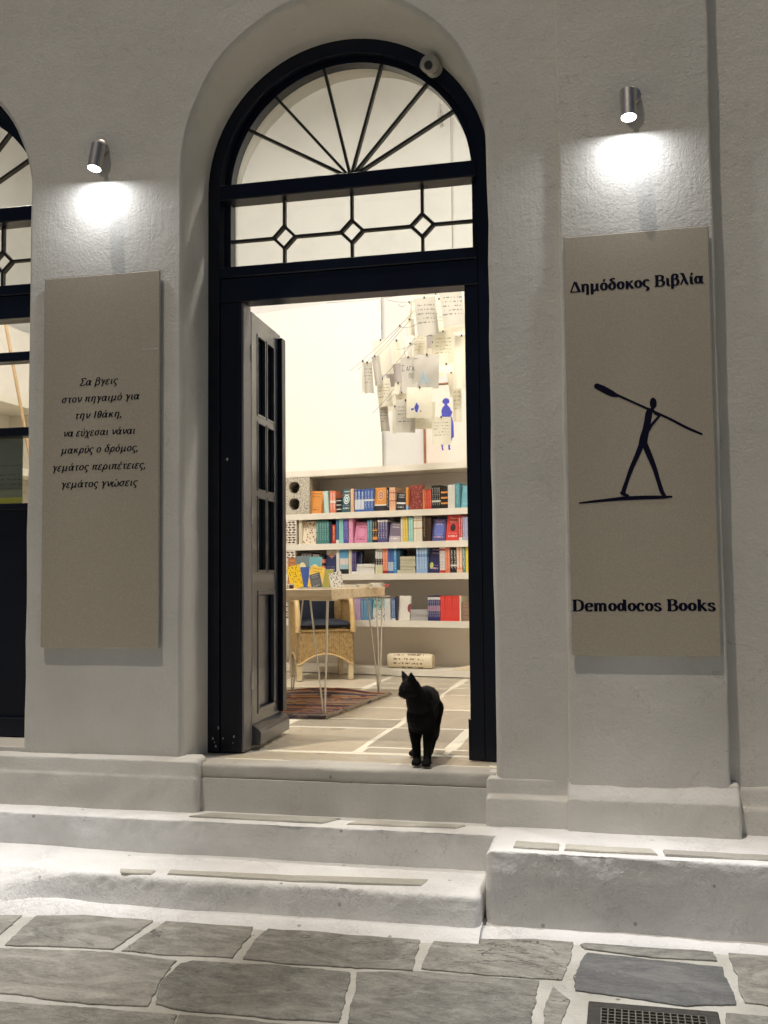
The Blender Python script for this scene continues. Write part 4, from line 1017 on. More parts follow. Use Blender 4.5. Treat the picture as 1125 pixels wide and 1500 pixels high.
W_ = (.72, .70, .64); CR = (.70, .62, .46); K_ = (.015, .015, .02); NV = (.02, .03, .12); TE = (.06, .21, .20); BL = (.05, .13, .42); RD = (.55, .05, .035)
OR = (.72, .30, .07); PK = (.70, .28, .42); AQ = (.28, .60, .56); PU = (.10, .09, .36); CO = (.75, .22, .12); YE = (.78, .58, .08); LB = (.30, .45, .68); PE = (.78, .48, .30)
BR = (.16, .03, .02); LI = (.42, .40, .60); OL = (.30, .28, .05); GY = (.26, .27, .28)
rows = ['top shelf', 'second shelf', 'third shelf', 'fourth shelf']
# kind: s = spine out run of n, f = face out (leans back), t = lying stack of n ; (kind, px0, px1, top_py, n, colour, extra, description, tilt)
BK = [
 [('f', 449, 470, 719, 1, OR, dict(text=(.3, .1, .03)), 'orange book with brown print facing out beside the concrete block', 7),
  ('s', 471, 474.5, 738, 1, (.35, .14, .04), {}, 'short brown book just right of the orange one', 0),
  ('s', 475, 482, 719, 1, (.48, .66, .62), dict(text=W_), 'pale mint spine between the brown book and the red pair', -4),
  ('s', 483, 491.5, 719, 2, CO, dict(text=W_, bands=((.45, .55, W_),)), 'red orange spine in the pair near the left end', 0),
  ('s', 492.5, 499, 730, 1, K_, dict(bands=((.2, .26, W_), (.5, .56, W_), (.8, .86, W_))), 'short black book with white bars left of the dark teal cover', 0),
  ('f', 499.5, 513, 716, 1, (.03, .09, .11), dict(disc=(.5, .55, .2, .62, (.75, .75, .70)), rings=(.07, .30, .33), text=W_), 'dark teal cover with a white and red eye motif', 0),
  ('s', 513.5, 518, 716, 1, PE, {}, 'plain peach spine right of the dark teal cover', 0),
  ('s', 519.5, 533, 717, 3, BL, dict(bands=((.10, .55, (.55, .60, .68)),), text=W_), 'blue spine with whitish lower half in a run of three', 0),
  ('s', 533.5, 547, 716, 3, (.07, .14, .40), dict(bands=((.46, .54, W_),), text=(.4, .5, .7)), 'blue spine with a white dot in a run of three', 0),
  ('f', 547.5, 565.5, 714, 1, OR, dict(bands=((0, .23, K_), (.23, .28, W_)), disc=(.5, .66, .20, .82, (.80, .45, .15)), rings=(.25, .10, .2)), 'orange cover with a ringed emblem over a black foot', 0),
  ('s', 566, 569.5, 714, 1, K_, dict(text=(.5, .5, .5)), 'thin black spine left of the peach pair', 0),
  ('s', 570, 579, 714, 2, PE, dict(bands=((.4, .44, (.4, .05, .03)), (.75, .79, (.4, .05, .03))), text=(.5, .2, .15)), 'peach spine with dark red dots in a pair', 0),
  ('f', 579.5, 593, 722, 1, K_, dict(bands=((.36, .46, W_),), text=W_), 'black cover crossed by a white band, tilted', 6),
  ('s', 594.5, 598, 714, 1, OR, dict(bands=((0, .2, LB),)), 'orange spine against the left side of the dark red patterned cover', 0),
  ('f', 598.5, 619, 710, 1, (.22, .025, .015), dict(speck=(.42, .12, .07)), 'tall dark red cover with an all over pattern', 0),
  ('s', 619.5, 622, 717, 1, OR, {}, 'narrow orange spine right of the dark red patterned cover', 0),
  ('s', 622.3, 632, 717, 3, (.62, .06, .04), dict(text=(.75, .3, .2)), 'bright red spine in a run of three', 0),
  ('s', 632.5, 645, 711, 4, (.02, .02, .02), dict(bands=((.28, .36, W_),), text=(.5, .5, .45)), 'tall black spine with a white band in a run of four', 0),
  ('s', 645.5, 655.5, 713, 3, (.02, .015, .015), dict(bands=((.2, .28, OR), (.45, .53, OR), (.7, .78, OR))), 'black spine with orange spots in a run of three', 0),
  ('s', 656, 666, 710, 3, W_, dict(text=(.5, .48, .42)), 'tall white spine in a run of three', 0),
  ('s', 666.5, 673.5, 708, 1, (.10, .28, .33), dict(text=(.2, .4, .45)), 'thick teal spine near the right jamb', 0),
  ('f', 674.5, 694, 711, 1, (.16, .38, .44), dict(text=(.3, .5, .55)), 'pale blue cover leaning at the right end', 5)],
 [('s', 437.5, 442, 762, 1, CR, {}, 'cream spine beside the pierced brick', 0),
  ('f', 442.5, 462.5, 764, 1, (.76, .68, .52), dict(speck=(.25, .05, .04)), 'cream cover scattered with dark red spots', 3),
  ('s', 463.5, 482, 763, 5, TE, dict(text=(.3, .45, .42)), 'deep teal spine in a run of five', 0),
  ('s', 482.5, 486, 765, 1, (.02, .03, .07), {}, 'dark navy spine right of the teal run', 0),
  ('s', 486.5, 491.5, 769, 1, (.45, .04, .03), dict(text=(.8, .5, .2)), 'short red spine right of the teal run', 0),
  ('s', 492, 496, 761, 1, (.05, .14, .30), dict(bands=((0, .15, W_),)), 'dark blue spine with a white foot', 0),
  ('s', 496.5, 503, 761, 2, AQ, dict(text=(.15, .4, .4)), 'aqua spine in a pair left of the violet ones', 0),
  ('s', 503.5, 510, 761, 2, PU, dict(text=(.3, .3, .6)), 'violet blue spine in a pair', 0),
  ('s', 510.5, 517, 758, 1, PK, dict(text=(.85, .5, .6)), 'thick pink spine left of the pink cover', 0),
  ('f', 518, 537, 765, 1, (.68, .25, .40), dict(text=(.30, .02, .08), disc=(.5, .5, .2, .8, (.72, .30, .45))), 'pink cover with dark red lettering', 8),
  ('s', 538, 545, 762, 2, (.10, .26, .34), dict(text=(.3, .5, .6)), 'slate blue spine in a pair right of the pink cover', 0),
  ('s', 545.5, 552.5, 761, 2, K_, dict(bands=((.12, .25, OR), (.5, .56, OR)), text=(.6, .35, .1)), 'black spine with an orange foot in a pair', 0),
  ('s', 553, 567.5, 761, 4, (.09, .08, .22), dict(bands=((.9, .97, W_),), text=(.55, .5, .4)), 'purple blue spine with pale tips in a run of four', 0),
  ('f', 569, 586, 765, 1, (.20, .16, .22), dict(text=(.85, .8, .75), bands=((.0, .3, (.45, .40, .42)),)), 'mauve grey cover with big white lettering', 6),
  ('s', 587, 590, 758, 1, CR, {}, 'cream spine left of the yellow pair', 0),
  ('s', 590.3, 597.5, 758, 2, (.70, .50, .07), dict(text=(.85, .7, .3)), 'golden yellow spine in a pair', 0),
  ('s', 598, 605, 758, 2, AQ, dict(text=W_), 'light aqua spine in a pair left of the cream run', 0),
  ('s', 605.5, 618.5, 756, 3, (.76, .70, .56), dict(bands=((.5, .54, (.5, .3, .1)), (.8, .84, (.5, .3, .1)))), 'tall cream spine in a run of three', 0),
  ('s', 619, 624, 753, 1, (.03, .025, .02), dict(text=(.3, .2, .1)), 'tallest black spine in the middle of the row', 0),
  ('s', 624.5, 631, 757, 2, (.06, .03, .02), {}, 'dark brown spine in a pair right of the tallest black one', 0),
  ('f', 632, 651.5, 760, 1, (.08, .08, .24), dict(disc=(.5, .5, .36, 1.0, (.13, .17, .48)), text=(.6, .4, .5)), 'navy cover filled by a round blue medallion', 4),
  ('f', 652.5, 671.5, 755, 1, (.68, .05, .04), dict(speck=None, disc=(.5, .52, .15, .7, (.03, .02, .02)), text=W_), 'bright red cover with a black bird shape', 3),
  ('s', 672.3, 677, 755, 2, (.62, .08, .07), dict(bands=((.0, .12, W_),), text=W_), 'thin red and white spine in a pair near the right jamb', 0),
  ('s', 677.5, 692, 757, 3, (.45, .45, .60), dict(text=(.2, .2, .4)), 'lilac grey spine in a run at the right end', 0)],
 [('s', 441, 457, 810, 4, (.10, .09, .09), dict(text=(.4, .38, .35)), 'dark grey spine half hidden behind the books on the table', 0),
  ('s', 458, 467.5, 812, 2, (.25, .22, .20), {}, 'brown grey spine hidden behind the table display', 0),
  ('s', 468, 475, 814, 1, K_, dict(bands=((.25, .45, CO), (.6, .8, CO))), 'black and orange banded spine above the white patterned book', 0),
  ('f', 476, 492, 806, 1, (.02, .03, .10), dict(bands=((.80, 1, W_),), disc=(.5, .78, .13, .8, (.75, .25, .18)), text=W_), 'navy cover with a white and red top', 0),
  ('s', 492.5, 497, 806, 1, W_, {}, 'plain white spine right of the navy cover', 0),
  ('s', 497.5, 510, 803, 3, (.38, .55, .60), dict(bands=((.62, 1, (.10, .30, .52)), (.36, .58, (.70, .62, .58)), (0, .18, K_))), 'blue and white banded spine with black feet in a run of three', 0),
  ('s', 510.5, 515, 806, 1, CR, {}, 'cream spine right of the blue banded run', 0),
  ('s', 515.5, 522, 808, 2, (.04, .04, .15), dict(text=(.4, .25, .35), bands=((0, .1, W_),)), 'dark violet spine in a pair above the white stack', 0),
  ('f', 522.3, 528, 809, 1, (.02, .02, .06), {}, 'dark cover edge right of the violet pair', 0),
  ('t', 522, 549, 826, 3, W_, {}, 'white book lying flat in the low stack left of the centre', 0),
  ('s', 549.5, 560, 804, 3, (.55, .57, .55), dict(bands=((.35, .6, K_), (0, .33, (.60, .58, .35))), text=W_), 'white, black and olive banded spine in a run of three', 0),
  ('s', 560.3, 568, 803, 2, CO, dict(bands=((0, .1, (.3, .02, .02)),), text=(.85, .5, .4)), 'coral spine in a pair left of the blue ones', 0),
  ('s', 568.5, 576, 803, 2, (.06, .13, .36), dict(bands=((.1, .45, (.4, .5, .6)),)), 'deep blue spine fading to grey in a pair', 0),
  ('s', 576.3, 581, 803, 1, (.05, .25, .50), dict(text=(.4, .6, .8)), 'bright blue spine left of the flat patterned stack', 0),
  ('s', 581.3, 586, 806, 1, (.03, .08, .14), {}, 'dark petrol spine left of the flat patterned stack', 0),
  ('t', 581.5, 609, 815, 5, (.55, .52, .38), dict(text=(.15, .15, .1)), 'pale patterned book in the flat stack under the middle of the row', 0),
  ('s', 609.7, 625.5, 802, 4, LB, dict(bands=((.62, .75, (.12, .22, .45)),), text=(.55, .68, .8)), 'light blue spine in a run of four', 0),
  ('f', 626.5, 643.5, 801, 1, (.02, .02, .09), dict(disc=(.25, .28, .12, .8, (.55, .6, .15)), text=(.55, .4, .5)), 'dark navy cover with a yellow green spot', 7),
  ('s', 644.3, 652, 801, 3, W_, dict(bands=((.0, .1, RD), (.85, .92, RD)), text=(.3, .1, .2)), 'white spine with red ends in a run of three', 0),
  ('s', 652.3, 659, 800, 2, CO, dict(text=(.8, .4, .25)), 'coral red spine in the pair right of the white ones', 0),
  ('s', 659.5, 668.5, 802, 2, K_, dict(bands=((.25, .32, W_),), text=(.6, .6, .55)), 'black spine with white print in a pair near the right jamb', 0),
  ('s', 669, 677, 800, 2, PE, dict(bands=((.12, .2, CO),), text=W_), 'pale peach spine in a pair near the right jamb', 0),
  ('s', 677.5, 681.5, 800, 1, (.12, .28, .28), dict(text=W_), 'teal and white spine left of the yellow one', 0),
  ('s', 682, 686, 800, 1, YE, {}, 'yellow spine against the right jamb', 0)],
 [('s', 512, 528, 877, 5, (.50, .34, .52), dict(text=(.62, .48, .64)), 'mauve spine in the run below the table edge', 0),
  ('s', 528.5, 544, 877, 4, (.13, .28, .44), dict(text=(.3, .45, .6)), 'steel blue spine in a run of four', 0),
  ('f', 545, 563, 877, 1, (.65, .65, .60), dict(bands=((.55, 1, (.28, .48, .46)),), speck=(.03, .03, .03)), 'white cover with a black pattern and a green top', 0),
  ('s', 563.5, 572, 877, 2, W_, dict(text=(.5, .5, .6)), 'white spine in a pair behind the table leg', 0),
  ('s', 573, 579, 877, 2, (.10, .17, .38), dict(bands=((0, .1, W_),), text=(.5, .6, .7)), 'dark blue spine with a white foot in a pair', 0),
  ('s', 580, 582.5, 873, 1, (.05, .05, .06), {}, 'thin black spine beside the big white cover', 0),
  ('f', 583, 600, 873, 1, (.74, .70, .62), dict(disc=(.95, .5, .17, .9, (.25, .04, .06))), 'white cover with a dark half round shape', 0),
  ('t', 601, 627, 893, 4, (.42, .41, .40), dict(text=W_), 'grey book in the low flat stack', 0),
  ('s', 626.5, 644.5, 873, 6, (.03, .03, .13), dict(bands=((.85, .95, W_), (.4, .6, (.35, .2, .3))), text=(.5, .5, .6)), 'navy spine with a pale top in a run of six', 0),
  ('s', 645, 672.5, 873, 8, (.70, .055, .045), dict(text=(.75, .12, .1)), 'plain scarlet spine in the long run', 0),
  ('s', 673, 675.5, 873, 1, CR, {}, 'thin cream spine right of the scarlet run', 0),
  ('t', 676.5, 690, 882, 5, (.30, .18, .13), dict(text=(.6, .5, .3)), 'brown book in the flat stack against the right jamb', 0)]]
for ri, row in enumerate(BK):
    z = ROWZ[ri]
    for kd, p0, p1, pt, n, col, ex, desc, tilt in row:
        off = .022 + (.010 if kd == 'f' else 0); yy = (pt + 20)
        a, b = atS(p0, yy, off).x, atS(p1, yy, off).x; c = (a + b) / 2
        ztop = atS((p0 + p1) / 2, pt, off).z; h = ztop - z; L = (b - a) / math.cos(TH)
        lab = '%s on the %s of the bookcase' % (desc, rows[ri])
        lab = lab if len(lab.split()) <= 16 else '%s, %s' % (desc, rows[ri])
        if len(lab.split()) > 16: lab = ' '.join(lab.split()[:16])
        grp = ('copies: ' + desc) if n > 1 else None
        e = dict(ex); e.pop('speck', None) if ex.get('speck', 1) is None else None
        mat = bookmat(col, vertical=(kd == 's'), **{k: v for k, v in e.items()})
        if kd == 's':
            w = L / n
            for k in range(n):
                x = a + (b - a) * (k + .5) / n; j = .0035 * math.sin(k * 5.1 + p0)
                book(lab, grp, w * .965, h + (.0012 * math.sin(k * 3 + p1)), min(.13, h * .78), mat, S(x, off + abs(j), z + .0005), TH + .012 * math.sin(k * 7.7 + p0), lean=R(tilt) if n == 1 else R(.5 * math.sin(k * 4.3 + p1)))
        elif kd == 'f':
            sp = R(tilt)
            book(lab, None, L * .98, h / math.cos(.14), .018, mat, S(c, off + .004, z + .0008), TH, lean=sp * .6, back=-.14, faceout=True)
        else:
            th_ = h / n
            for k in range(n):
                book(lab, grp, L * (.97 - .02 * (k % 2)), th_ * .97, .11, mat, S(c + .002 * math.sin(k * 4), off + .004 * (k % 2), z + .0005 + th_ * k), TH + .02 * math.sin(k * 2.6), lying=True)

# folded paper bags on the lowest shelf, socket under it
q0, q1 = atS(566, 965), atS(631, 965)
m, nt, p = newmat('cream printed paper'); g = coords(nt, 'Generated'); sep = nt.nodes.new('ShaderNodeSeparateXYZ'); nt.links.new(g, sep.inputs[0])
k = mth(nt, 'MULTIPLY', mth(nt, 'GREATER_THAN', mth(nt, 'SINE', mth(nt, 'MULTIPLY', sep.outputs[2], 22)), .3), mth(nt, 'GREATER_THAN', noi(nt, coords(nt, 'Generated', (24, 1, 4)), 1, 1), .5))
k = mth(nt, 'MULTIPLY', k, mth(nt, 'LESS_THAN', mth(nt, 'ABSOLUTE', mth(nt, 'SUBTRACT', sep.outputs[0], .48)), .33)); k = mth(nt, 'MULTIPLY', k, mth(nt, 'LESS_THAN', sep.outputs[1], .35))
nt.links.new(mix(nt, k, (.74, .64, .46), (.25, .18, .10)), p.inputs['Base Color']); setp(p, rough=.8); M['bag'] = m
bag = thing('folded_bag', 'thick folded cream cloth bag with printed lines on the lowest shelf', 'bag', S((q0.x + q1.x) / 2, .08, ROWZ[4]))
mb = MB(); rws = []
zt = atS(600, 958, .03).z
for i in range(15):
    t = i / 14; x = q0.x + (q1.x - q0.x) * t; pin = 1 - .10 * (abs(2 * t - 1) ** 6); row = []
    for k2 in range(16):
        a = 6.2832 * k2 / 16; cy_, cz_ = math.cos(a), math.sin(a)
        ry, rz_ = .075 * pin, (zt - ROWZ[4]) / 2 * pin
        y = .095 + ry * math.copysign(abs(cy_) ** .55, cy_); z = ROWZ[4] + (zt - ROWZ[4]) / 2 + rz_ * math.copysign(abs(cz_) ** .6, cz_) + .0025 * nz(x, a, 0, 20)
        row.append(S(x + .006 * nz(z, a, 1, 30), y, max(ROWZ[4] + .001, z)))
    rws.append(row)
mb.grid(rws, closed=True); n_ = len(mb.v); mb.f += [tuple(range(16))[::-1], tuple(range(n_ - 16, n_))]
auto_smooth(mb.build('roll', M['bag'], bag), 50)
mb = MB(); 
for k2 in range(4): mb.tube([S(q1.x - .002, .03 + .008 * k2, ROWZ[4] + .012 + .012 * k2), S(q1.x + .004, .05 + .02 * k2, ROWZ[4] + .014 + .011 * k2), S(q1.x - .002, .13, ROWZ[4] + .012 + .012 * k2)], .003, 6)
mb.build('fold', plain((.66, .57, .42), .8), bag)
q0, q1 = atS(660, 972), atS(700, 972)
bag2 = thing('folded_bag', 'flat folded cream cloth bag at the right end of the lowest shelf', 'bag', S(q0.x + .1, .08, ROWZ[4]))
mb = MB(); rws = []
for i in range(10):
    t = i / 9; x = q0.x + (q1.x + .08 - q0.x) * t; hh = .004 + .022 * min(1, t * 2.2)
    rws.append([S(x, .01, ROWZ[4] + .001), S(x, .012, ROWZ[4] + hh), S(x, .10, ROWZ[4] + hh + .004), S(x, .20, ROWZ[4] + hh), S(x, .21, ROWZ[4] + .001)])
mb.grid(rws, flip=True); auto_smooth(mb.build('cloth', plain((.72, .63, .46), .85, .1, 20), bag2), 50)
q0, q1 = atS(577, 985, .02), atS(594, 985, .02)
sk = thing('socket_box', 'small white socket box on the floor under the bookcase behind the cat', 'socket box', S((q0.x + q1.x) / 2, .05, 0))
mb = MB(); sbox(mb, q0.x, q1.x, .02, .07, 0.0015, .0455 if False else .0015 + .0005); 
mb = MB(); sbox(mb, q0.x, q1.x, -.035, -.004, .0, .036); mb.build('box', plain((.66, .62, .54), .5), sk)

# white projection screen leaning on the bookcase
a, b = atS(560, 560, .262), atS(560, 678, .262)
scr = thing('projection_screen', 'large blank white screen standing on top of the bookcase against the wall', 'screen', S(-1.4, .265, 1.537))
zt = atS(540, 437, .262).z
mb = MB(); sbox(mb, -2.4, b.x, .262, .274, 1.556, zt); mb.build('sheet', plain((.84, .81, .74), .7, .01), scr)
mb = MB(); sbox(mb, -2.4, b.x, .256, .282, 1.5385, 1.5555); mb.build('batten', plain((.03, .028, .025), .6), scr)

# table -------------------------------------------------------------
TX0, TX1, TY0, TY1, TZ = -1.12, -.375, 1.24, 2.44, .658
table = thing('display_table', 'pale wooden table on thin white hairpin legs piled with books', 'table', ((TX0 + TX1) / 2, (TY0 + TY1) / 2, 0))
wm, nt, p = newmat('pale pine'); v = coords(nt, scale=(1, 6, 6)); 
c = rampn(nt, noi(nt, v, 3.2, 5, .6, 2.2), [(.3, (.50, .36, .20)), (.5, (.66, .52, .33)), (.7, (.72, .60, .42))]); nt.links.new(c, p.inputs['Base Color']); setp(p, rough=.55)
bo = [TY0, 1.64, 2.04, TY1]
for i in range(3):
    MB().bbox((TX0 + .008 * (i % 2), bo[i] + .0015, TZ - .056 + .002 * (i % 2)), (TX1 + .004 * (i % 2), bo[i + 1] - .0015, TZ - .001 * i), .003).build('tabletop_plank', wm, table)
leg_w = plain((.74, .70, .60), .35, .03)
for lx_, ly_ in ((-.447, 1.345), (-.955, 1.345), (-.949, 2.335), (-.385, 2.315)):
    ox = 1 if lx_ > -.7 else -1; mb = MB(); zt = TZ - .057
    foot = Vector((lx_, ly_, .0045))
    for dx, dy in ((-.075 * ox, .0), (0.0, .06 if ly_ < 1.8 else -.06), (.022 * ox, 0)):
        mb.tube([foot + Vector((dx * .06, dy * .06, 0)), Vector((lx_ + dx, ly_ + dy, zt))], .0047, 8)
    mb.tube([foot + Vector((-.008, 0, 0)), foot + Vector((.008, 0, 0))], .0045, 8)
    mb.box((lx_ - .06, ly_ - .05, zt - .004), (lx_ + .06, ly_ + .05, zt + .0003)); auto_smooth(mb.build('leg', leg_w, table), 60)

# things on the table
def tbook(lab, px0, px1, pyt, pyb, y, col, ex, d=.016, lean=0, back=-.25, rz=0):
    a, b = atY(px0, pyb, y), atY(px1, pyb, y); t = atY((px0 + px1) / 2, pyt, y)
    return book(lab, None, b.x - a.x, (t.z - TZ) / math.cos(back), d, bookmat(col, vertical=False, **ex), Vector(((a.x + b.x) / 2, y, TZ + .0015)), rz, lean=R(lean), back=back, faceout=True)
tbook('white book with a black leafy border standing on the front corner of the table', 485, 503, 838, 861, 1.62, (.72, .70, .64), dict(speck=(.02, .02, .02), disc=(.5, .5, .22, .8, (.72, .70, .64))), lean=-14, back=-.2, d=.012)
tbook('dark grey book with pale lettering propped in front of the yellow cover', 457, 472, 840, 861, 1.56, (.10, .11, .125), dict(text=(.5, .5, .48), bands=((.35, .6, (.13, .14, .155)),)), lean=-16, back=-.22, d=.012)
tbook('bright yellow book with black flecks, leftmost upright book on the table', 426, 444, 828, 861, 1.75, (.80, .55, .03), dict(speck=(.30, .20, .02)), lean=-14, back=-.15, d=.014)
tbook('golden yellow book behind the dark grey one on the table', 450, 470, 830, 858, 1.95, (.74, .52, .09), dict(text=(.3, .12, .04)), lean=8, back=-.15, d=.03)
tbook('olive book lying open behind the golden yellow one', 467, 488, 834, 856, 2.05, OL, {}, lean=6, back=-.3, d=.02, rz=.5)
tbook('grey blue book with a cream disc standing at the back of the table', 432, 452, 815, 850, 2.25, (.17, .22, .24), dict(disc=(.5, .6, .2, .75, (.75, .68, .42))), back=-.1, d=.03)
tbook('light teal book with a cream disc standing at the back of the table', 452, 469, 816, 852, 2.2, (.16, .42, .48), dict(disc=(.5, .56, .2, .62, (.75, .70, .40))), back=-.1, d=.03)
tbook('brown orange book standing behind the leftmost yellow one', 421, 431, 817, 856, 2.15, (.36, .14, .06), dict(text=(.6, .3, .1)), back=-.12, d=.02)
tbook('royal blue book between the two yellow covers on the table', 439, 452, 831, 852, 2.1, (.05, .10, .34), {}, back=-.12, d=.03)
rt = random.Random(5)
def stack(lab, px0, px1, n, th, y, col, d=.10, z0=TZ):
    a, b = atY(px0, 860, y), atY(px1, 860, y)
    for k in range(n): book(lab, 'copies: ' + lab if n > 1 else None, (b.x - a.x), th * .96, d, bookmat(col), Vector(((a.x + b.x) / 2, y + .003 * k, z0 + .001 + th * k)), rt.uniform(-.04, .04), lying=True)
stack('thin white booklet lying along the left front edge of the table', 436, 484, 1, .006, 1.30, (.74, .70, .62))
stack('white booklet in the flat row right of the bordered book', 500, 521, 2, .008, 1.75, (.72, .68, .60))
stack('cream booklet in the flat row near the middle of the table end', 522, 541, 2, .009, 1.95, (.70, .63, .50))
stack('white booklet at the far right corner of the table', 541, 557, 3, .008, 2.1, (.74, .70, .62))
stack('pink and red booklet lying at the far right corner of the table', 556, 567, 2, .006, 2.2, (.70, .12, .12))
pot = thing('ink_jar', 'small dark jar with a pale label at the left end of the table', 'jar', atY(427, 866, 1.5))
q = atY(427, 864, 1.45); q.z = TZ + .0005
pot.location = q
mb = MB(); mb.tube([q, q + Vector((0, 0, .020))], .012, 16); auto_smooth(mb.build('jar', plain((.06, .03, .03), .2), pot))
mb = MB(); mb.tube([q + Vector((0, 0, .0205)), q + Vector((0, 0, .028))], .0115, 16); auto_smooth(mb.build('lid', plain((.6, .56, .5), .5), pot))
q = atY(417, 845, 1.5); q.z = TZ + .0005
sb = thing('book_rest', 'pale wooden block of papers at the hidden left end of the table', 'paper stack', q)
MB().bbox((q.x - .06, 1.44, TZ + .0005), (q.x + .035, 1.56, TZ + .026), .002).build('paper', plain((.66, .62, .55), .7), sb)

# wicker armchair ---------------------------------------------------
wk, nt, p = newmat('woven wicker'); v = coords(nt)
wv = nt.nodes.new('ShaderNodeTexWave'); wv.inputs['Scale'].default_value = 60; wv.bands_direction = 'Z'; wv.inputs['Distortion'].default_value = 1.2; nt.links.new(v, wv.inputs['Vector'])
n1 = noi(nt, v, 55, 3, .6); n2 = noi(nt, v, 7, 3)
c = rampn(nt, mth(nt, 'ADD', mth(nt, 'MULTIPLY', wv.outputs['Fac'], .35), mth(nt, 'MULTIPLY', n1, .65)), [(.30, (.16, .085, .02)), (.5, (.52, .32, .11)), (.68, (.74, .52, .23))])
nt.links.new(c, p.inputs['Base Color']); bump(nt, p, mth(nt, 'ADD', wv.outputs['Fac'], n1), .9, .004); setp(p, rough=.5); M['wicker'] = wk
cane = plain((.62, .44, .20), .35, .15, 20); paleleg = plain((.56, .46, .28), .45, .15, 25)
A, B = Vector((-1.140, 3.04, 0)), Vector((-.790, 3.215, 0)); cu = (B - A).normalized(); cv = Vector((-cu.y, cu.x, 0)); CW = (B - A).length; CDp = .40
chair = thing('wicker_armchair', 'honey coloured wicker armchair with navy cushions behind the table', 'armchair', A + cu * CW / 2 + cv * .2)
def C_(u, v_, z): return A + cu * u + cv * v_ + Vector((0, 0, z))
def ribwall(path, ztop, zbot, name, rib=.0022, pitch=.0150):
    """woven wall: vertical stakes read as ribs; path gives (u, v), z limits are functions of arc length fraction"""
    L = [0]
    for a, b in zip(path, path[1:]): L.append(L[-1] + math.hypot(b[0] - a[0], b[1] - a[1]))
    n = int(L[-1] / (pitch / 4)); fr, bk = [], []
    for i in range(n + 1):
        s_ = L[-1] * i / n; j = 0
        while j < len(L) - 2 and L[j + 1] < s_: j += 1
        f = (s_ - L[j]) / (L[j + 1] - L[j]); u = path[j][0] + (path[j + 1][0] - path[j][0]) * f; v_ = path[j][1] + (path[j + 1][1] - path[j][1]) * f
        du, dv = path[j + 1][0] - path[j][0], path[j + 1][1] - path[j][1]; l_ = math.hypot(du, dv); nu, nv = dv / l_, -du / l_
        e = rib * (1 + math.cos(6.2832 * s_ / pitch)); t = s_ / L[-1]; zt_, zb_ = ztop(t), zbot(t)
        fr.append([C_(u + nu * e, v_ + nv * e, zb_ + (zt_ - zb_) * k / 10) for k in range(11)]); bk.append([C_(u - nu * .008, v_ - nv * .008, zb_ + (zt_ - zb_) * k / 10) for k in range(11)])
    mb = MB(); mb.grid(fr); mb.grid(bk, flip=True); mb.grid([[r[-1] for r in fr], [r[-1] for r in bk]]); mb.grid([[r[0] for r in fr], [r[0] for r in bk]], flip=True)
    return auto_smooth(mb.build(name, M['wicker'], chair), 70)
ARCH = lambda t: .116 + .070 * max(0, math.sin(math.pi * min(1, max(0, (t - .06) / .88)))) ** .8
SEATZ = .345
ribwall([(0.0, 0), (CW, 0)], lambda t: SEATZ, ARCH, 'front_apron')
armz = lambda t: .555 if t > .16 else SEATZ + (.555 - SEATZ) * math.sin(t / .16 * math.pi / 2)
ribwall([(.0, CDp), (.0, .0)], lambda t: armz(1 - t), ARCH, 'side_panel')
ribwall([(CW, .0), (CW, CDp)], armz, ARCH, 'side_panel')
ribwall([(CW, CDp), (CW * .75, CDp + .05), (CW * .25, CDp + .05), (.0, CDp)], lambda t: .56 + .17 * math.sin(math.pi * t), lambda t: .16, 'backrest')
for u in (.0, CW):
    mb = MB(); pts = [C_(u, -.004, SEATZ - .01)] + [C_(u, -.004 + .075 * (1 - math.cos(a)) , SEATZ + .215 * math.sin(a)) for a in [math.pi / 2 * k / 8 for k in range(9)]] + [C_(u, .2, .562), C_(u, CDp, .562)]
    mb.tube(pts, .019, 10); auto_smooth(mb.build('armrest', cane, chair), 70)
mb = MB(); mb.tube([C_(CW * t, -.003, ARCH(t) - .003) for t in [k / 20 for k in range(21)]], .006, 8); auto_smooth(mb.build('apron_trim', cane, chair), 70)
mb = MB(); mb.tube([C_(.0 - .004, CDp * t, ARCH(t) - .003) for t in [k / 20 for k in range(21)]], .006, 8); auto_smooth(mb.build('apron_trim', cane, chair), 70)
mb = MB(); mb.tube([C_(-.002, -.006, SEATZ), C_(CW + .002, -.006, SEATZ)], .006, 8); auto_smooth(mb.build('seat_rim', M['wicker'], chair), 70)
for u, v_ in ((.014, .016), (CW - .014, .016), (.015, CDp - .02), (CW - .015, CDp - .02)):
    mb = MB(); mb.bbox((-.018, -.018, 0), (.018, .018, .130 if v_ < .1 else .30), .004); mb.v = [C_(u, v_, 0) + cu * q.x + cv * q.y + Vector((0, 0, q.z)) for q in mb.v]; mb.build('leg', paleleg, chair)
mb = MB(); mb.add([C_(.008, .008, SEATZ - .012), C_(CW - .008, .008, SEATZ - .012), C_(CW - .008, CDp, SEATZ - .012), C_(.008, CDp, SEATZ - .012)], [(0, 1, 2, 3)]); mb.build('seat', M['wicker'], chair)
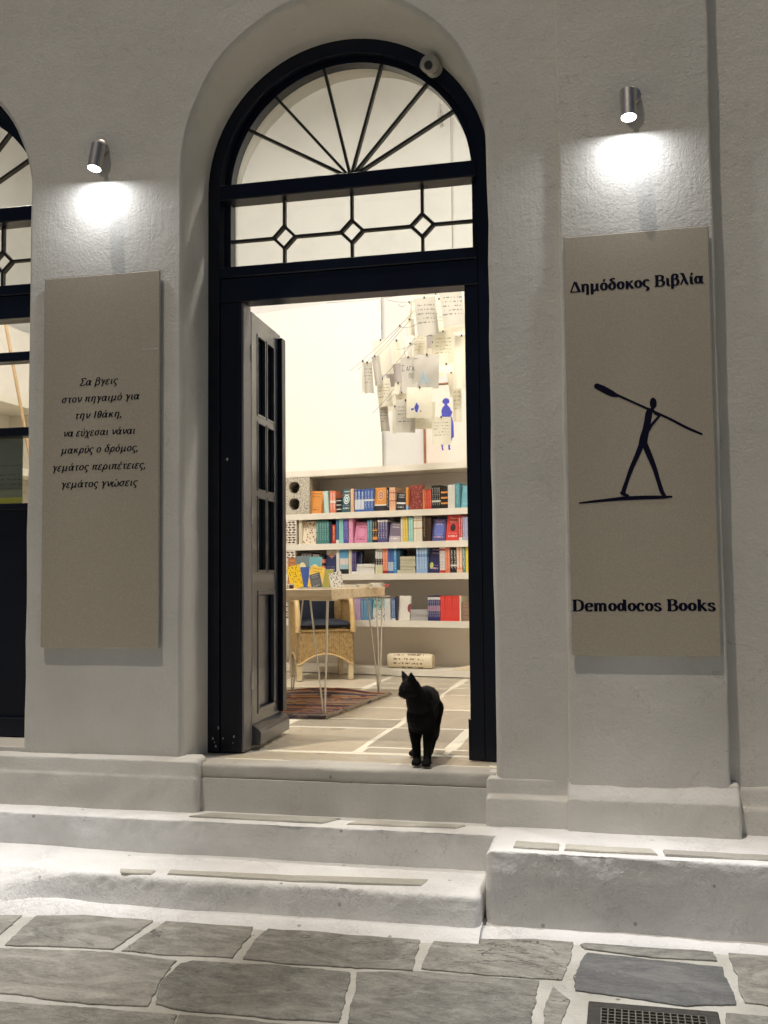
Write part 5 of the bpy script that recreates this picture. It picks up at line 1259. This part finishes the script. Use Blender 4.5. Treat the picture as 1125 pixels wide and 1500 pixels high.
def cushion(label, ctr, ex, ey, ez, hu, hv, th, mat, seed):
    o = thing('cushion', label, 'cushion', ctr); top, bot = [], []
    n = 18
    for i in range(n + 1):
        rt_, rb = [], []
        for j in range(n + 1):
            a, b = 2 * i / n - 1, 2 * j / n - 1
            pinch = 1 - .10 * (1 - abs(a) ** 2) * abs(b) ** 3 * 1 - 0; pu = 1 - .08 * (1 - b * b) * 0
            f = max(0, (1 - a ** 4) * (1 - b ** 4)) ** .5; w = .12 * nz(a, b, 0, 2.1, seed) * f
            q = ctr + ex * hu * a * (1 - .07 * (1 - abs(b)) * 0 - .06 * (1 - b * b) * abs(a) ** 3 * -1 * -1) + ey * hv * b * (1 - .06 * (1 - a * a) * abs(b) ** 3)
            rt_.append(q + ez * th * (f + w + .10 * nz(a, b, 3, 5, seed) * f)); rb.append(q - ez * th * (f * .8 - w * .3))
        top.append(rt_); bot.append(rb)
    mb = MB(); mb.grid(top); mb.grid(bot, flip=True); auto_smooth(mb.build('cover', mat, o), 80)
    mb = MB(); rim = [top[i][0] for i in range(n + 1)] + [top[n][j] for j in range(1, n + 1)] + [top[i][n] for i in range(n - 1, -1, -1)] + [top[0][j] for j in range(n - 1, 0, -1)]
    mb.tube(rim, .003, 6, closed=True); mb.build('piping', mat, o); return o
navc, nt, p = newmat('navy cushion cloth'); v = coords(nt, rot=(0, .6, .4)); w1 = nt.nodes.new('ShaderNodeTexWave'); w1.inputs['Scale'].default_value = 38; nt.links.new(v, w1.inputs['Vector'])
c = rampn(nt, w1.outputs['Fac'], [(.4, (.003, .006, .018)), (.7, (.009, .015, .034))]); nt.links.new(c, p.inputs['Base Color']); bump(nt, p, w1.outputs['Fac'], .6, .002); setp(p, rough=.75)
cushion('plump navy seat cushion lying on the wicker armchair', C_(CW * .50, .115, SEATZ + .040), cu, cv, Vector((0, 0, 1)), CW * .50, .12, .036, plain((.004, .008, .020), .7, .35, 9), 3)
cushion('ribbed navy back cushion standing upright in the wicker armchair', C_(CW * .44, .30, SEATZ + .16), cu, Vector((0, 0, 1)), -cv, CW * .38, .155, .035, navc, 6)

# rag rug -----------------------------------------------------------
rug = thing('rag_rug', 'multicoloured striped rag rug under the table', 'rug', (-.9, 1.8, 0))
rg = random.Random(12); pal = [(.44, .09, .05), (.66, .30, .13), (.08, .06, .07), (.50, .38, .26), (.72, .42, .18), (.16, .10, .15), (.30, .11, .09), (.42, .34, .26), (.07, .06, .09), (.45, .15, .08), (.20, .14, .13), (.24, .20, .26)]
def ragmat(c):
    m, nt, p = newmat('rag'); v = coords(nt, scale=(1, .6, .6)); n = noi(nt, v, 34, 4, .7)
    n2 = noi(nt, v, 9, 2); o_ = pal[rg.randrange(12)]
    cc = mix(nt, mth(nt, 'GREATER_THAN', n2, .55), c, o_); cc = mix(nt, mth(nt, 'MULTIPLY', n, .45), cc, tuple(x * .25 for x in c)); nt.links.new(cc, p.inputs['Base Color']); bump(nt, p, n, .9, .004); setp(p, rough=.9); return m
rm = [ragmat(c) for c in pal]
NR = 44
for i in range(NR):
    t = (i + .5) / NR; y = 1.262 + (2.34 - 1.262) * t; xr = -.425 + (-.335 + .425) * t; xl = -1.55
    bulge = .012 * math.sin(t * 40) * .3; hr = .011 * (1.4 if .93 < t else 1)
    pts = []; n = 34
    for k in range(n + 1):
        x = xl + (xr - xl) * k / n + (rg.uniform(-.008, .010) if k == n else 0); hump = .030 * max(0, 1 - ((x + .72) / .28) ** 2) * max(0, (t - .72) / .28)
        pts.append((x, y + .005 * nz(x, y, 0, 6) + .003 * nz(x, i, 0, 22), .008 + hump + .002 * nz(x, i, 2, 18)))
    mb = MB(); mb.tube(pts, [.0105 + .002 * nz(k, i, 0, .9) for k in range(n + 1)], 6)
    mb.v = [Vector((q.x, q.y * 1, max(.0008, q.z * .9))) for q in mb.v]; auto_smooth(mb.build('rag_strip', rm[(i * 5 + rg.randrange(3)) % 12] if rg.random() < .9 else rm[2], rug), 80)
mb = MB()
for i in range(30):
    t = (i + .5) / 30; y = 1.265 + (2.335 - 1.265) * t; x = -.418 + .09 * t + rg.uniform(-.006, .006)
    mb.tube([(x - .012, y - .006, .008), (x, y, .013), (x + .012, y + .008, .006)], [.006, .010, .006], 6)
mb.v = [Vector((q.x, q.y, max(.0008, q.z))) for q in mb.v]
o = mb.build('edge_knot', ragmat((.40, .33, .25)), rug, smooth=True); o['kind'] = 'stuff'
# ================================================================== NOTES ON STRINGS
def cr3(X, Y_): return 500 + X / 5.555, 420 + Y_ / 5.555
def papermat(col, kind='text', ink=(.10, .10, .10), transl=.0):
    m, nt, p = newmat('note paper'); g = coords(nt, 'Generated'); sep = nt.nodes.new('ShaderNodeSeparateXYZ'); nt.links.new(g, sep.inputs[0])
    x, z = sep.outputs[0], sep.outputs[2]; col_ = mix(nt, noi(nt, g, 4, 3), tuple(c * .88 for c in col), col)
    if kind == 'text':
        ln = mth(nt, 'GREATER_THAN', mth(nt, 'SINE', mth(nt, 'MULTIPLY', z, 58)), .55); wd = mth(nt, 'GREATER_THAN', noi(nt, coords(nt, 'Generated', (16, 1, 9)), 1, 1), .50)
        k = mth(nt, 'MULTIPLY', ln, wd); k = mth(nt, 'MULTIPLY', k, mth(nt, 'LESS_THAN', mth(nt, 'ABSOLUTE', mth(nt, 'SUBTRACT', x, .5)), .36)); k = mth(nt, 'MULTIPLY', k, mth(nt, 'LESS_THAN', mth(nt, 'ABSOLUTE', mth(nt, 'SUBTRACT', z, .56)), .30))
        col_ = mix(nt, mth(nt, 'MULTIPLY', k, .75), col_, ink)
    if kind == 'dots':
        vo = nt.nodes.new('ShaderNodeTexVoronoi'); vo.inputs['Scale'].default_value = 8; vo.inputs['Randomness'].default_value = .25; nt.links.new(coords(nt, 'Generated', (1, 0, 1.2)), vo.inputs['Vector'])
        col_ = mix(nt, mth(nt, 'LESS_THAN', vo.outputs['Distance'], .16), col_, ink)
    nt.links.new(col_, p.inputs['Base Color']); setp(p, rough=.85)
    if transl:
        t = nt.nodes.new('ShaderNodeBsdfTranslucent'); nt.links.new(col_, t.inputs[0]); ms = nt.nodes.new('ShaderNodeMixShader'); ms.inputs[0].default_value = transl
        nt.links.new(p.outputs[0], ms.inputs[1]); nt.links.new(t.outputs[0], ms.inputs[2]); nt.links.new(ms.outputs[0], nt.nodes['Material Output'].inputs[0])
    return m
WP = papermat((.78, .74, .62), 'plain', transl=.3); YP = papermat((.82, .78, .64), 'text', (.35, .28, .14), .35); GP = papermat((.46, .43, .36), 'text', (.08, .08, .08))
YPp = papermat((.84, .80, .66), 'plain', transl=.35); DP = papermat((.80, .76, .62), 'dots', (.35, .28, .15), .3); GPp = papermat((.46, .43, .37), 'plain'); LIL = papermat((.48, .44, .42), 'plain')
clipm = plain((.02, .015, .015), .5)
def note(lab, X0, Y0, X1, Y1, y, mat, tilt=0, curl=.0, clip=True, twist=0):
    a = atY(*cr3(X0, Y0), y); b = atY(*cr3(X1, Y1), y); w, h = (b.x - a.x) * 1.10, (a.z - b.z) * 1.06; c = Vector(((a.x + b.x) / 2, y, a.z))
    root = thing('paper_note', lab, 'paper note', c, 'paper notes pegged on strings'); rows = []
    for i in range(9):
        t = i / 8; r_ = []
        for j in range(7):
            s_ = j / 6 - .5; tw = twist * t
            dx, dz = s_ * w, -t * h; dy = curl * (4 * s_ * s_) * (.3 + t) + .10 * w * math.sin(t * 2.5 + X0) * t + .05 * w * nz(s_, t, X0, 2)
            dx2 = dx * math.cos(tw) - dy * math.sin(tw); dy2 = dx * math.sin(tw) + dy * math.cos(tw)
            ct, st = math.cos(R(tilt)), math.sin(R(tilt)); r_.append(c + Vector((dx2 * ct - dz * st, dy2, dx2 * st + dz * ct)))
        rows.append(r_)
    mb = MB(); mb.grid(rows, flip=True); mb.build('sheet', mat, root, smooth=True)
    if clip:
        mb = MB(); mb.bbox((c.x - .0045, c.y - .010, c.z - .008), (c.x + .0045, c.y - .0015, c.z + .005), .002); mb.build('clip', clipm, root)
    return root
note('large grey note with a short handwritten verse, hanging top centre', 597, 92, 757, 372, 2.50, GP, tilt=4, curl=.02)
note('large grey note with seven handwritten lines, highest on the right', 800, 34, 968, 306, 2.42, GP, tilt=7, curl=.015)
note('cream note dotted all over behind the top grey verse', 588, 40, 700, 240, 2.62, DP, tilt=-6, curl=.02)
note('small blank cream note left of the top grey verse', 518, 128, 590, 262, 2.66, WP, tilt=-10, curl=.02)
note('blank white note folded below the dotted one', 524, 268, 586, 388, 2.60, WP, tilt=3, curl=.02)
note('narrow printed strip between the two large grey notes', 768, 100, 826, 356, 2.66, YP, tilt=2)
note('bright cream note under the highest right hand note', 835, 296, 1010, 372, 2.70, YPp, tilt=8)
note('cream handwritten note right of centre beside the lit bulb', 750, 368, 912, 612, 2.60, YP, tilt=-1, curl=.02)
note('pale yellow note half covered above the Greek greeting', 590, 385, 692, 562, 2.72, YP, tilt=-5, curl=.02)
note('small greyish note right of the pale yellow one', 694, 392, 760, 490, 2.86, LIL, tilt=6)
note('long thin note seen edge on at the upper left string', 462, 318, 494, 560, 2.60, WP, tilt=4, curl=.0)
note('short thin note seen edge on under the upper string', 545, 462, 578, 572, 2.66, WP, tilt=-2)
g_ = note('grey note with a Greek greeting in black capitals', 486, 576, 606, 846, 2.45, GPp, tilt=3, curl=.0)
d_ = note('grey note with a faint blue drawing right of the Greek greeting', 602, 558, 796, 802, 2.43, GPp, tilt=-4, curl=.0)
note('slim white note between the drawing and the handwritten page', 735, 452, 754, 566, 2.68, WP)
note('white note lying across just below the handwritten page', 788, 632, 922, 690, 2.55, WP, tilt=2)
note('broad cream note cut by the right jamb at mid height', 925, 400, 1040, 800, 2.50, YPp, tilt=-3, curl=.03)
note('cream handwritten strip lowest against the right jamb', 908, 792, 976, 1082, 2.58, YP, curl=.01)
e_ = note('cream note with a small blue flower drawing in the lower middle', 545, 824, 735, 1048, 2.40, YPp, tilt=-3, curl=.0)
note('grey printed note below left of the flower drawing', 452, 926, 600, 1166, 2.44, GP, tilt=-3, curl=.01)
note('short cream printed note right of the grey printed one', 602, 1066, 730, 1148, 2.50, YP, tilt=-2)
note('square cream note hanging lowest in front of the blue figure', 742, 1062, 888, 1268, 2.42, YP, tilt=-2, curl=.015)
note('slim white note left of the grey printed one', 418, 974, 460, 1182, 2.52, WP, tilt=-2)
note('curling cream note with its lower left corner turned out', 282, 752, 388, 958, 2.55, YP, tilt=4, curl=.03)
note('long narrow grey cream note below the curling one', 306, 952, 372, 1160, 2.60, GP, tilt=3, curl=.02)
note('striped grey note, second from the left on the strings', 178, 618, 245, 850, 2.42, GP, tilt=2, curl=.03)
note('narrow curled note, leftmost on the strings', 164, 606, 190, 846, 2.46, WP, tilt=1)
note('curled grey note, third from the left on the strings', 246, 566, 304, 786, 2.50, GPp, tilt=5, curl=.03)
note('broad pale note behind the third curled one', 256, 436, 384, 694, 2.72, WP, tilt=6, curl=.02)
note('tiny folded cream note at the middle left', 440, 784, 486, 866, 2.48, YPp, tilt=-12)
note('small note with a blue stamp above the grey printed note', 452, 862, 536, 930, 2.50, YP, tilt=-4)
note('large tilted grey sheet behind the Greek greeting', 350, 640, 486, 880, 2.80, LIL, tilt=14, clip=False, curl=.02)  # plain grey sheet hung at an angle between the strings, no clip
EX = [('white note peeping out above the dotted one', 640, 30, 730, 150, 2.78, WP, -3), ('cream note high behind the two grey verses', 720, 60, 820, 260, 2.84, YPp, 5), ('cream note behind the right end of the top row', 900, 120, 1010, 330, 2.80, YPp, -4),
 ('white note tucked between the yellow notes in the middle', 640, 330, 770, 520, 2.88, WP, 4), ('cream note behind the page beside the bulb', 830, 470, 960, 660, 2.86, YPp, -5), ('pale note behind the blue drawing', 690, 500, 820, 720, 2.76, WP, 3),
 ('white note hidden behind the flower drawing', 500, 780, 640, 980, 2.74, WP, 5), ('cream note low behind the blue figure note', 660, 940, 760, 1120, 2.70, YPp, -4), ('white note right of the flower drawing', 860, 700, 930, 880, 2.72, WP, 6),
 ('cream note at the upper left behind the string', 400, 440, 500, 640, 2.86, YPp, 8), ('white note at the lower left behind the curling one', 350, 820, 430, 1000, 2.76, WP, 4), ('wide white note in the lower right behind the strip', 880, 560, 1000, 790, 2.84, WP, -3)]
for lab, a, b, c, d, y, m_, t in EX: note(lab, a, b, c, d, y, m_, tilt=t, curl=.02)
# print on notes
def ink(root, name, y, polys, mat):
    mb = MB()
    for i, pl in enumerate(polys):
        pts = [atY(*cr3(a, b), y - .0300 - .0002 * (i % 5)) for a, b in pl]
        mb.prism(pts, (0, -1, 0), .0004)
    return mb.build(name, mat, root)
blk = plain((.02, .02, .02), .7)
q = atY(*cr3(488, 690), 2.418); q2 = atY(*cr3(594, 690), 2.418)
Tn = lambda p_, e: Vector((p_[0], 2.418 - e, p_[1]))
write('Σ', .055, (q.x, q.z), Tn, 'lettering', blk, g_, bold=(3, 3), fitw=(q2.x - q.x) * .22)
qa = atY(*cr3(527, 690), 2.418); write('ΑΓΑ', .045, (qa.x, qa.z), Tn, 'lettering', blk, g_, bold=(3, 3), fitw=(q2.x - q.x) * .66)
qa = atY(*cr3(548, 748), 2.418); write('ΠΟ', .045, (qa.x, qa.z), Tn, 'lettering', blk, g_, bold=(3, 3), fitw=(q2.x - q.x) * .45)
blu = plain((.035, .045, .30), .6); pbl = plain((.25, .33, .38), .7)
ink(d_, 'drawing', 2.43, [[(655, 685), (668, 685), (682, 770), (645, 775)], [(690, 720), (700, 740), (712, 772), (684, 776)], [(712, 750), (730, 770), (715, 778)], [(620, 778), (742, 788), (740, 792), (620, 783)]], pbl)
ink(e_, 'drawing', 2.40, [[(612, 940), (632, 975), (618, 1022), (606, 1022), (592, 985)], [(640, 1000), (655, 1018), (642, 1016)], [(568, 990), (590, 988), (590, 1002), (570, 1008)]], blu)
net = thing('string_lines', 'thin strings stretched across the room with paper notes pegged along them', 'strings', atY(*cr3(500, 500), 2.5))
strm = plain((.20, .18, .15), .7)
for a, b, y in (((70, 685), (600, 190), 2.47), ((130, 682), (490, 320), 2.50), ((195, 655), (560, 270), 2.52), ((325, 750), (600, 420), 2.56), ((255, 1028), (470, 770), 2.53), ((-120, 132), (600, 48), 2.55), ((600, 48), (1100, -20), 2.6),
                ((320, 108), (328, 352), 2.55), ((365, 104), (600, 118), 2.55), ((462, 143), (520, 150), 2.55), ((370, 930), (440, 855), 2.53), ((480, 330), (620, 300), 2.52), ((450, 510), (600, 455), 2.55), ((680, 405), (790, 345), 2.58), ((560, 580), (800, 555), 2.42), ((455, 790), (740, 1120), 2.45) if False else ((590, 60), (1000, 30), 2.5)):
    p0, p1 = atY(*cr3(*a), y), atY(*cr3(*b), y + .03)
    mb = MB(); L = 10; mb.tube([p0.lerp(p1, k / L) + Vector((0, 0, -.012 * math.sin(math.pi * k / L))) for k in range(L + 1)], .0014, 5); mb.build('string', strm, net)
bl = atY(665, 536, 2.75)
bulb = thing('light_bulb', 'glowing bare bulb among the hanging paper notes', 'light bulb', bl)
mb = MB(); rws = [[bl + Vector((.030 * math.sin(math.pi * i / 10) * math.cos(6.2832 * k / 16), .030 * math.sin(math.pi * i / 10) * math.sin(6.2832 * k / 16), .030 * math.cos(math.pi * i / 10))) for k in range(16)] for i in range(11)]
mb.grid(rws, closed=True, flip=True); mb.build('globe', M['bulb'], bulb, smooth=True)
MB().tube([bl + Vector((0, 0, .03)), bl + Vector((0, 0, .07))], .012, 12).build('socket', plain((.1, .09, .08), .5), bulb)
MB().tube([bl + Vector((0, 0, .07)), Vector((bl.x, bl.y, RTOP))], .002, 5).build('cord', strm, bulb)
pl_ = bpy.data.lights.new('bulb_light', 'POINT'); pl_.energy = 4.5; pl_.color = (1, .9, .70); pl_.shadow_soft_size = .031
po = bpy.data.objects.new('bulb_light', pl_); COL.objects.link(po); po.parent = bulb

# framed print standing on the bookcase behind the notes
def Sp(px, py, off=.262): return atS(px, py, off)
a, b, c_ = Sp(621, 671), Sp(700, 671), Sp(640, 562)
fr_ = thing('framed_print', 'framed print of a blue silhouetted person standing on top of the bookcase', 'picture', Vector(((a.x + b.x) / 2, a.y, 1.538)))
zb, zt = 1.5385, c_.z; woodm = plain((.30, .13, .06), .5, .2, 30)
def fbox(x0, x1, o0, o1, z0, z1, name, mat): sbox(MB(), x0, x1, o0, o1, z0, z1).build(name, mat, fr_)
x0, x1 = a.x, b.x + .08
fbox(x0, x0 + .017, .250, .270, zb, zt, 'frame', woodm); fbox(x0 + .0175, x1, .250, .270, zt - .010, zt, 'frame', woodm); fbox(x1 + .0005, x1 + .017, .250, .270, zb, zt, 'frame', woodm); fbox(x0 + .0175, x1, .250, .270, zb, zb + .008, 'frame', woodm)
fbox(x0 + .0172, x1, .2605, .268, zb + .0085, zt - .0105, 'sheet', plain((.74, .66, .58), .6, .02))
mb = MB()
def figp(pts, e):
    mb.prism([atS(*cr3(X, Y_), .2600 - e) for X, Y_ in pts], Vector((SM, -1, 0)).normalized(), .0005)
figp([(822, 928), (836, 910), (856, 906), (874, 914), (880, 932), (876, 948), (862, 952), (852, 958), (832, 952), (822, 942)], 0)
figp([(842, 950), (860, 952), (866, 966), (884, 984), (892, 1004), (886, 1056), (818, 1056), (814, 1010), (822, 984), (838, 968)], .0006)
figp([(884, 1000), (898, 1010), (904, 1020), (892, 1052), (884, 1048)], .0012)
figp([(880, 1050), (900, 1060), (912, 1110), (916, 1220), (900, 1236), (892, 1262), (838, 1262), (826, 1180), (822, 1056)], .0018)
figp([(810, 1272), (826, 1270), (828, 1312), (834, 1332), (820, 1330)], .0006); figp([(868, 1276), (886, 1272), (884, 1312), (890, 1326), (872, 1328)], .0006)
mb.build('printed_figure', plain((.05, .06, .38), .6), fr_)

# thin mobile seen through the fanlight
q0, q1 = atY(645, 100, 3.0), atY(645, 186, 3.0)
mob = thing('hanging_mobile', 'slender grey hanging rods seen through the fanlight', 'mobile', q0)
MB().tube([Vector((q0.x, 3.0, RTOP)), Vector((q0.x, 3.0, atY(645, 150, 3.0).z))], .003, 6).build('cord', plain((.4, .38, .34), .6), mob)
for dx, t in ((-.014, 150), (.010, 160), (.0, 152)):
    z0, z1 = atY(645, t, 3.0).z, atY(645, 186 - abs(dx) * 200, 3.0).z
    MB().tube([(q0.x + dx * .3, 3.0 + dx, z0), (q0.x + dx, 3.0 + dx, z0 - (z0 - z1) * .5), (q0.x + dx, 3.0 + dx, z1)], [.003, .007, .008], 8).build('rod', plain((.36, .34, .31), .4), mob)
c0, c1 = atS(662, 170, .29), atS(664, 425, .29)
cb = thing('wall_cable', 'thin cable running straight down the back wall', 'cable', c0)
MB().tube([c0, c1], .0022, 5).build('cable', plain((.55, .52, .45), .6), cb)

# left side of the room, seen through the arched window
pole = thing('wooden_pole', 'slim wooden pole leaning behind the left window panes', 'pole', atY(27, 576, 2.2))
p0, p1 = atY(-6, 398, 2.0), atY(29, 588, 2.2); MB().tube([p0 + (p0 - p1) * .6, p1 + (p1 - p0) * .9], .011, 10).build('shaft', plain((.60, .40, .22), .5), pole)
ss = thing('side_shelf', 'cream shelf unit along the left side of the room behind the window', 'shelf', (-3.0, 2.2, 0))
for z in (.6, 1.05, 1.5, 1.98): MB().box((-3.32, .9, z - .05), (-3.0, 3.9, z)).build('shelf_board', shelf_m, ss)
for y in (.9, 1.9, 2.9): MB().box((-3.32, y, 0), (-3.005, y + .04, 1.93)).build('upright', shelf_m, ss)
MB().box((-3.34, .9, 0), (-3.321, 3.9, 2.6)).build('back_panel', M['niche'], ss)

# ================================================================== CAT
cat = thing('black_cat', 'black cat standing on the doorstep with its head turned to the left', 'cat', (.31, .16, 0))
cm = MB()
def ell_(c, r, n=14):
    c = Vector(c); rws = [[c + Vector((r[0] * math.sin(math.pi * i / 10) * math.cos(6.2832 * k / n), r[1] * math.sin(math.pi * i / 10) * math.sin(6.2832 * k / n), r[2] * math.cos(math.pi * i / 10))) for k in range(n)] for i in range(11)]
    cm.grid(rws, closed=True, flip=True)
def limb(pts, rad):
    P_ = smooth3(pts, 5); rr_ = []
    for i in range(len(rad) - 1): rr_ += [rad[i] + (rad[i + 1] - rad[i]) * j / 5 for j in range(5)]
    rr_.append(rad[-1]); cm.tube(P_, rr_, 12)
    for q, r_ in ((P_[0], rr_[0]), (P_[-1], rr_[-1])): ell_(q, (r_ * .99,) * 3)
def smooth3(p, k):
    P_ = [Vector(q) for q in p]; P_ = [P_[0] * 2 - P_[1]] + P_ + [P_[-1] * 2 - P_[-2]]; out = []
    for i in range(1, len(P_) - 2):
        a, b, c, d_ = P_[i - 1:i + 3]
        for j in range(k):
            t = j / k; out.append(.5 * ((2 * b) + (c - a) * t + (2 * a - 5 * b + 4 * c - d_) * t * t + (3 * b - a - 3 * c + d_) * t ** 3))
    out.append(P_[-2]); return out
limb([(.300, .325, .222), (.298, .27, .230), (.298, .20, .226), (.300, .14, .218), (.298, .105, .228), (.290, .088, .258), (.280, .078, .280)], [.040, .053, .056, .053, .050, .043, .037])
ell_((.296, .225, .195), (.057, .085, .062)); ell_((.312, .125, .252), (.036, .045, .040)); ell_((.299, .120, .182), (.055, .052, .068)); ell_((.290, .30, .205), (.052, .050, .055))
limb([(.274, .128, .18), (.275, .133, .125), (.283, .112, .075), (.288, .104, .035), (.290, .092, .016)], [.031, .026, .0185, .0160, .016])
limb([(.330, .122, .18), (.331, .125, .125), (.331, .100, .075), (.331, .090, .035), (.331, .078, .016)], [.031, .026, .0185, .0160, .016])
for x, y in ((.290, .084), (.331, .069)):
    ell_((x, y, .0135), (.020, .024, .0130))
    for dx in (-.012, -.004, .004, .012): ell_((x + dx, y - .019 + abs(dx) * .3, .0095), (.0062, .0085, .0090), 8)
limb([(.274, .305, .19), (.264, .262, .135), (.254, .300, .085), (.247, .318, .058), (.240, .298, .018), (.237, .280, .013)], [.042, .032, .018, .013, .013, .014])
limb([(.318, .305, .19), (.322, .262, .135), (.322, .300, .085), (.312, .318, .058), (.303, .298, .018), (.300, .280, .013)], [.042, .032, .018, .013, .013, .014])
for x, y in ((.236, .270), (.300, .270)): ell_((x, y, .0125), (.016, .021, .0120))
limb([(.298, .345, .235), (.302, .375, .20), (.300, .395, .14), (.295, .415, .085), (.292, .44, .06)], [.017, .014, .012, .010, .008])
# head, turned left
HC = Vector((.272, .068, .294)); hf = Vector((-.76, -.62, -.20)).normalized(); hs_ = hf.cross(Vector((0, 0, 1))).normalized(); hu_ = hs_.cross(hf)
HT = lambda a, b, c: HC + hf * a + hs_ * b + hu_ * c
ell_(HC, (.041, .041, .037)); ell_(HT(.014, 0, -.004), (.034, .034, .030)); ell_(HT(.035, 0, -.013), (.019, .019, .0150)); ell_(HT(.034, .011, -.015), (.013, .013, .012)); ell_(HT(.034, -.011, -.015), (.013, .013, .012)); ell_(HT(.044, 0, -.008), (.0075, .0075, .006))
ell_(HT(.028, 0, -.026), (.013, .013, .010)); ell_(HT(.004, .025, -.014), (.017, .017, .017)); ell_(HT(.004, -.025, -.014), (.017, .017, .017))
for sd in (-1, 1):
    base = [HT(.016, sd * .008, .026), HT(.010, sd * .041, .010), HT(-.020, sd * .038, .014), HT(-.014, sd * .008, .030)]
    tip = HT(.002 , sd * (.043 if sd > 0 else .035), .069)
    o = len(cm.v); mid = [(q * .45 + tip * .55) + (q - sum(base, Vector()) / 4) * .12 for q in base]
    cm.v += base + mid + [tip]
    for k in range(4): cm.f += [(o + k, o + (k + 1) % 4, o + 4 + (k + 1) % 4, o + 4 + k), (o + 4 + k, o + 4 + (k + 1) % 4, o + 8)]
    cm.f.append((o + 3, o + 2, o + 1, o))
m, nt, p = newmat('black fur'); v = coords(nt, scale=(1, 1, .35)); n_ = noi(nt, v, 260, 3, .7)
c = rampn(nt, n_, [(.3, (.0022, .0020, .0020)), (.8, (.0065, .0060, .0056))]); nt.links.new(c, p.inputs['Base Color']); bump(nt, p, n_, .6, .002); setp(p, rough=.72, spec=.16); furm = m
co = cm.build('body', furm, cat)
md = co.modifiers.new('Remesh', 'REMESH'); md.mode = 'VOXEL'; md.voxel_size = .0024; md.use_smooth_shade = True
md = co.modifiers.new('Smooth', 'SMOOTH'); md.factor = .5; md.iterations = 8
dg = bpy.context.evaluated_depsgraph_get(); me2 = bpy.data.meshes.new_from_object(co.evaluated_get(dg)); co.modifiers.clear(); co.data = me2
me2.polygons.foreach_set('use_smooth', [True] * len(me2.polygons))
if not me2.materials: me2.materials.append(furm)
# short guard hairs along the outline
hr = random.Random(4); hb = MB(); vs = me2.vertices; nn = len(vs); off = Vector(cat.location)
for i in range(5200):
    vv = vs[hr.randrange(nn)]; q = vv.co + off; n_ = vv.normal
    if q.z < .03: continue
    d_ = (n_ + Vector((hr.uniform(-.4, .4), hr.uniform(-.4, .4), -.7))).normalized(); s_ = n_.cross(d_).normalized() * .0005
    L = hr.uniform(.004, .0095); hb.add([q - s_, q + s_, q + d_ * L], [(0, 1, 2)])
hb_ = hb.build('fur', furm, cat); hb_['kind'] = 'stuff'
eyem = plain((.05, .06, .05), .1)
for sd in (-1, 1):
    q = HT(.0365, sd * .0175, .003); mb = MB(); ax = (hf * .8 + hs_ * sd * .5).normalized(); mb.tube([q, q + ax * .002, q + ax * .0035], [.0062, .0055, .002], 12); mb.build('eye', eyem, cat)
q = HT(.0505, 0, -.006); mb = MB(); mb.tube([q, q + hf * .002], [.004, .002], 8); mb.build('nose', plain((.02, .015, .015), .4), cat)
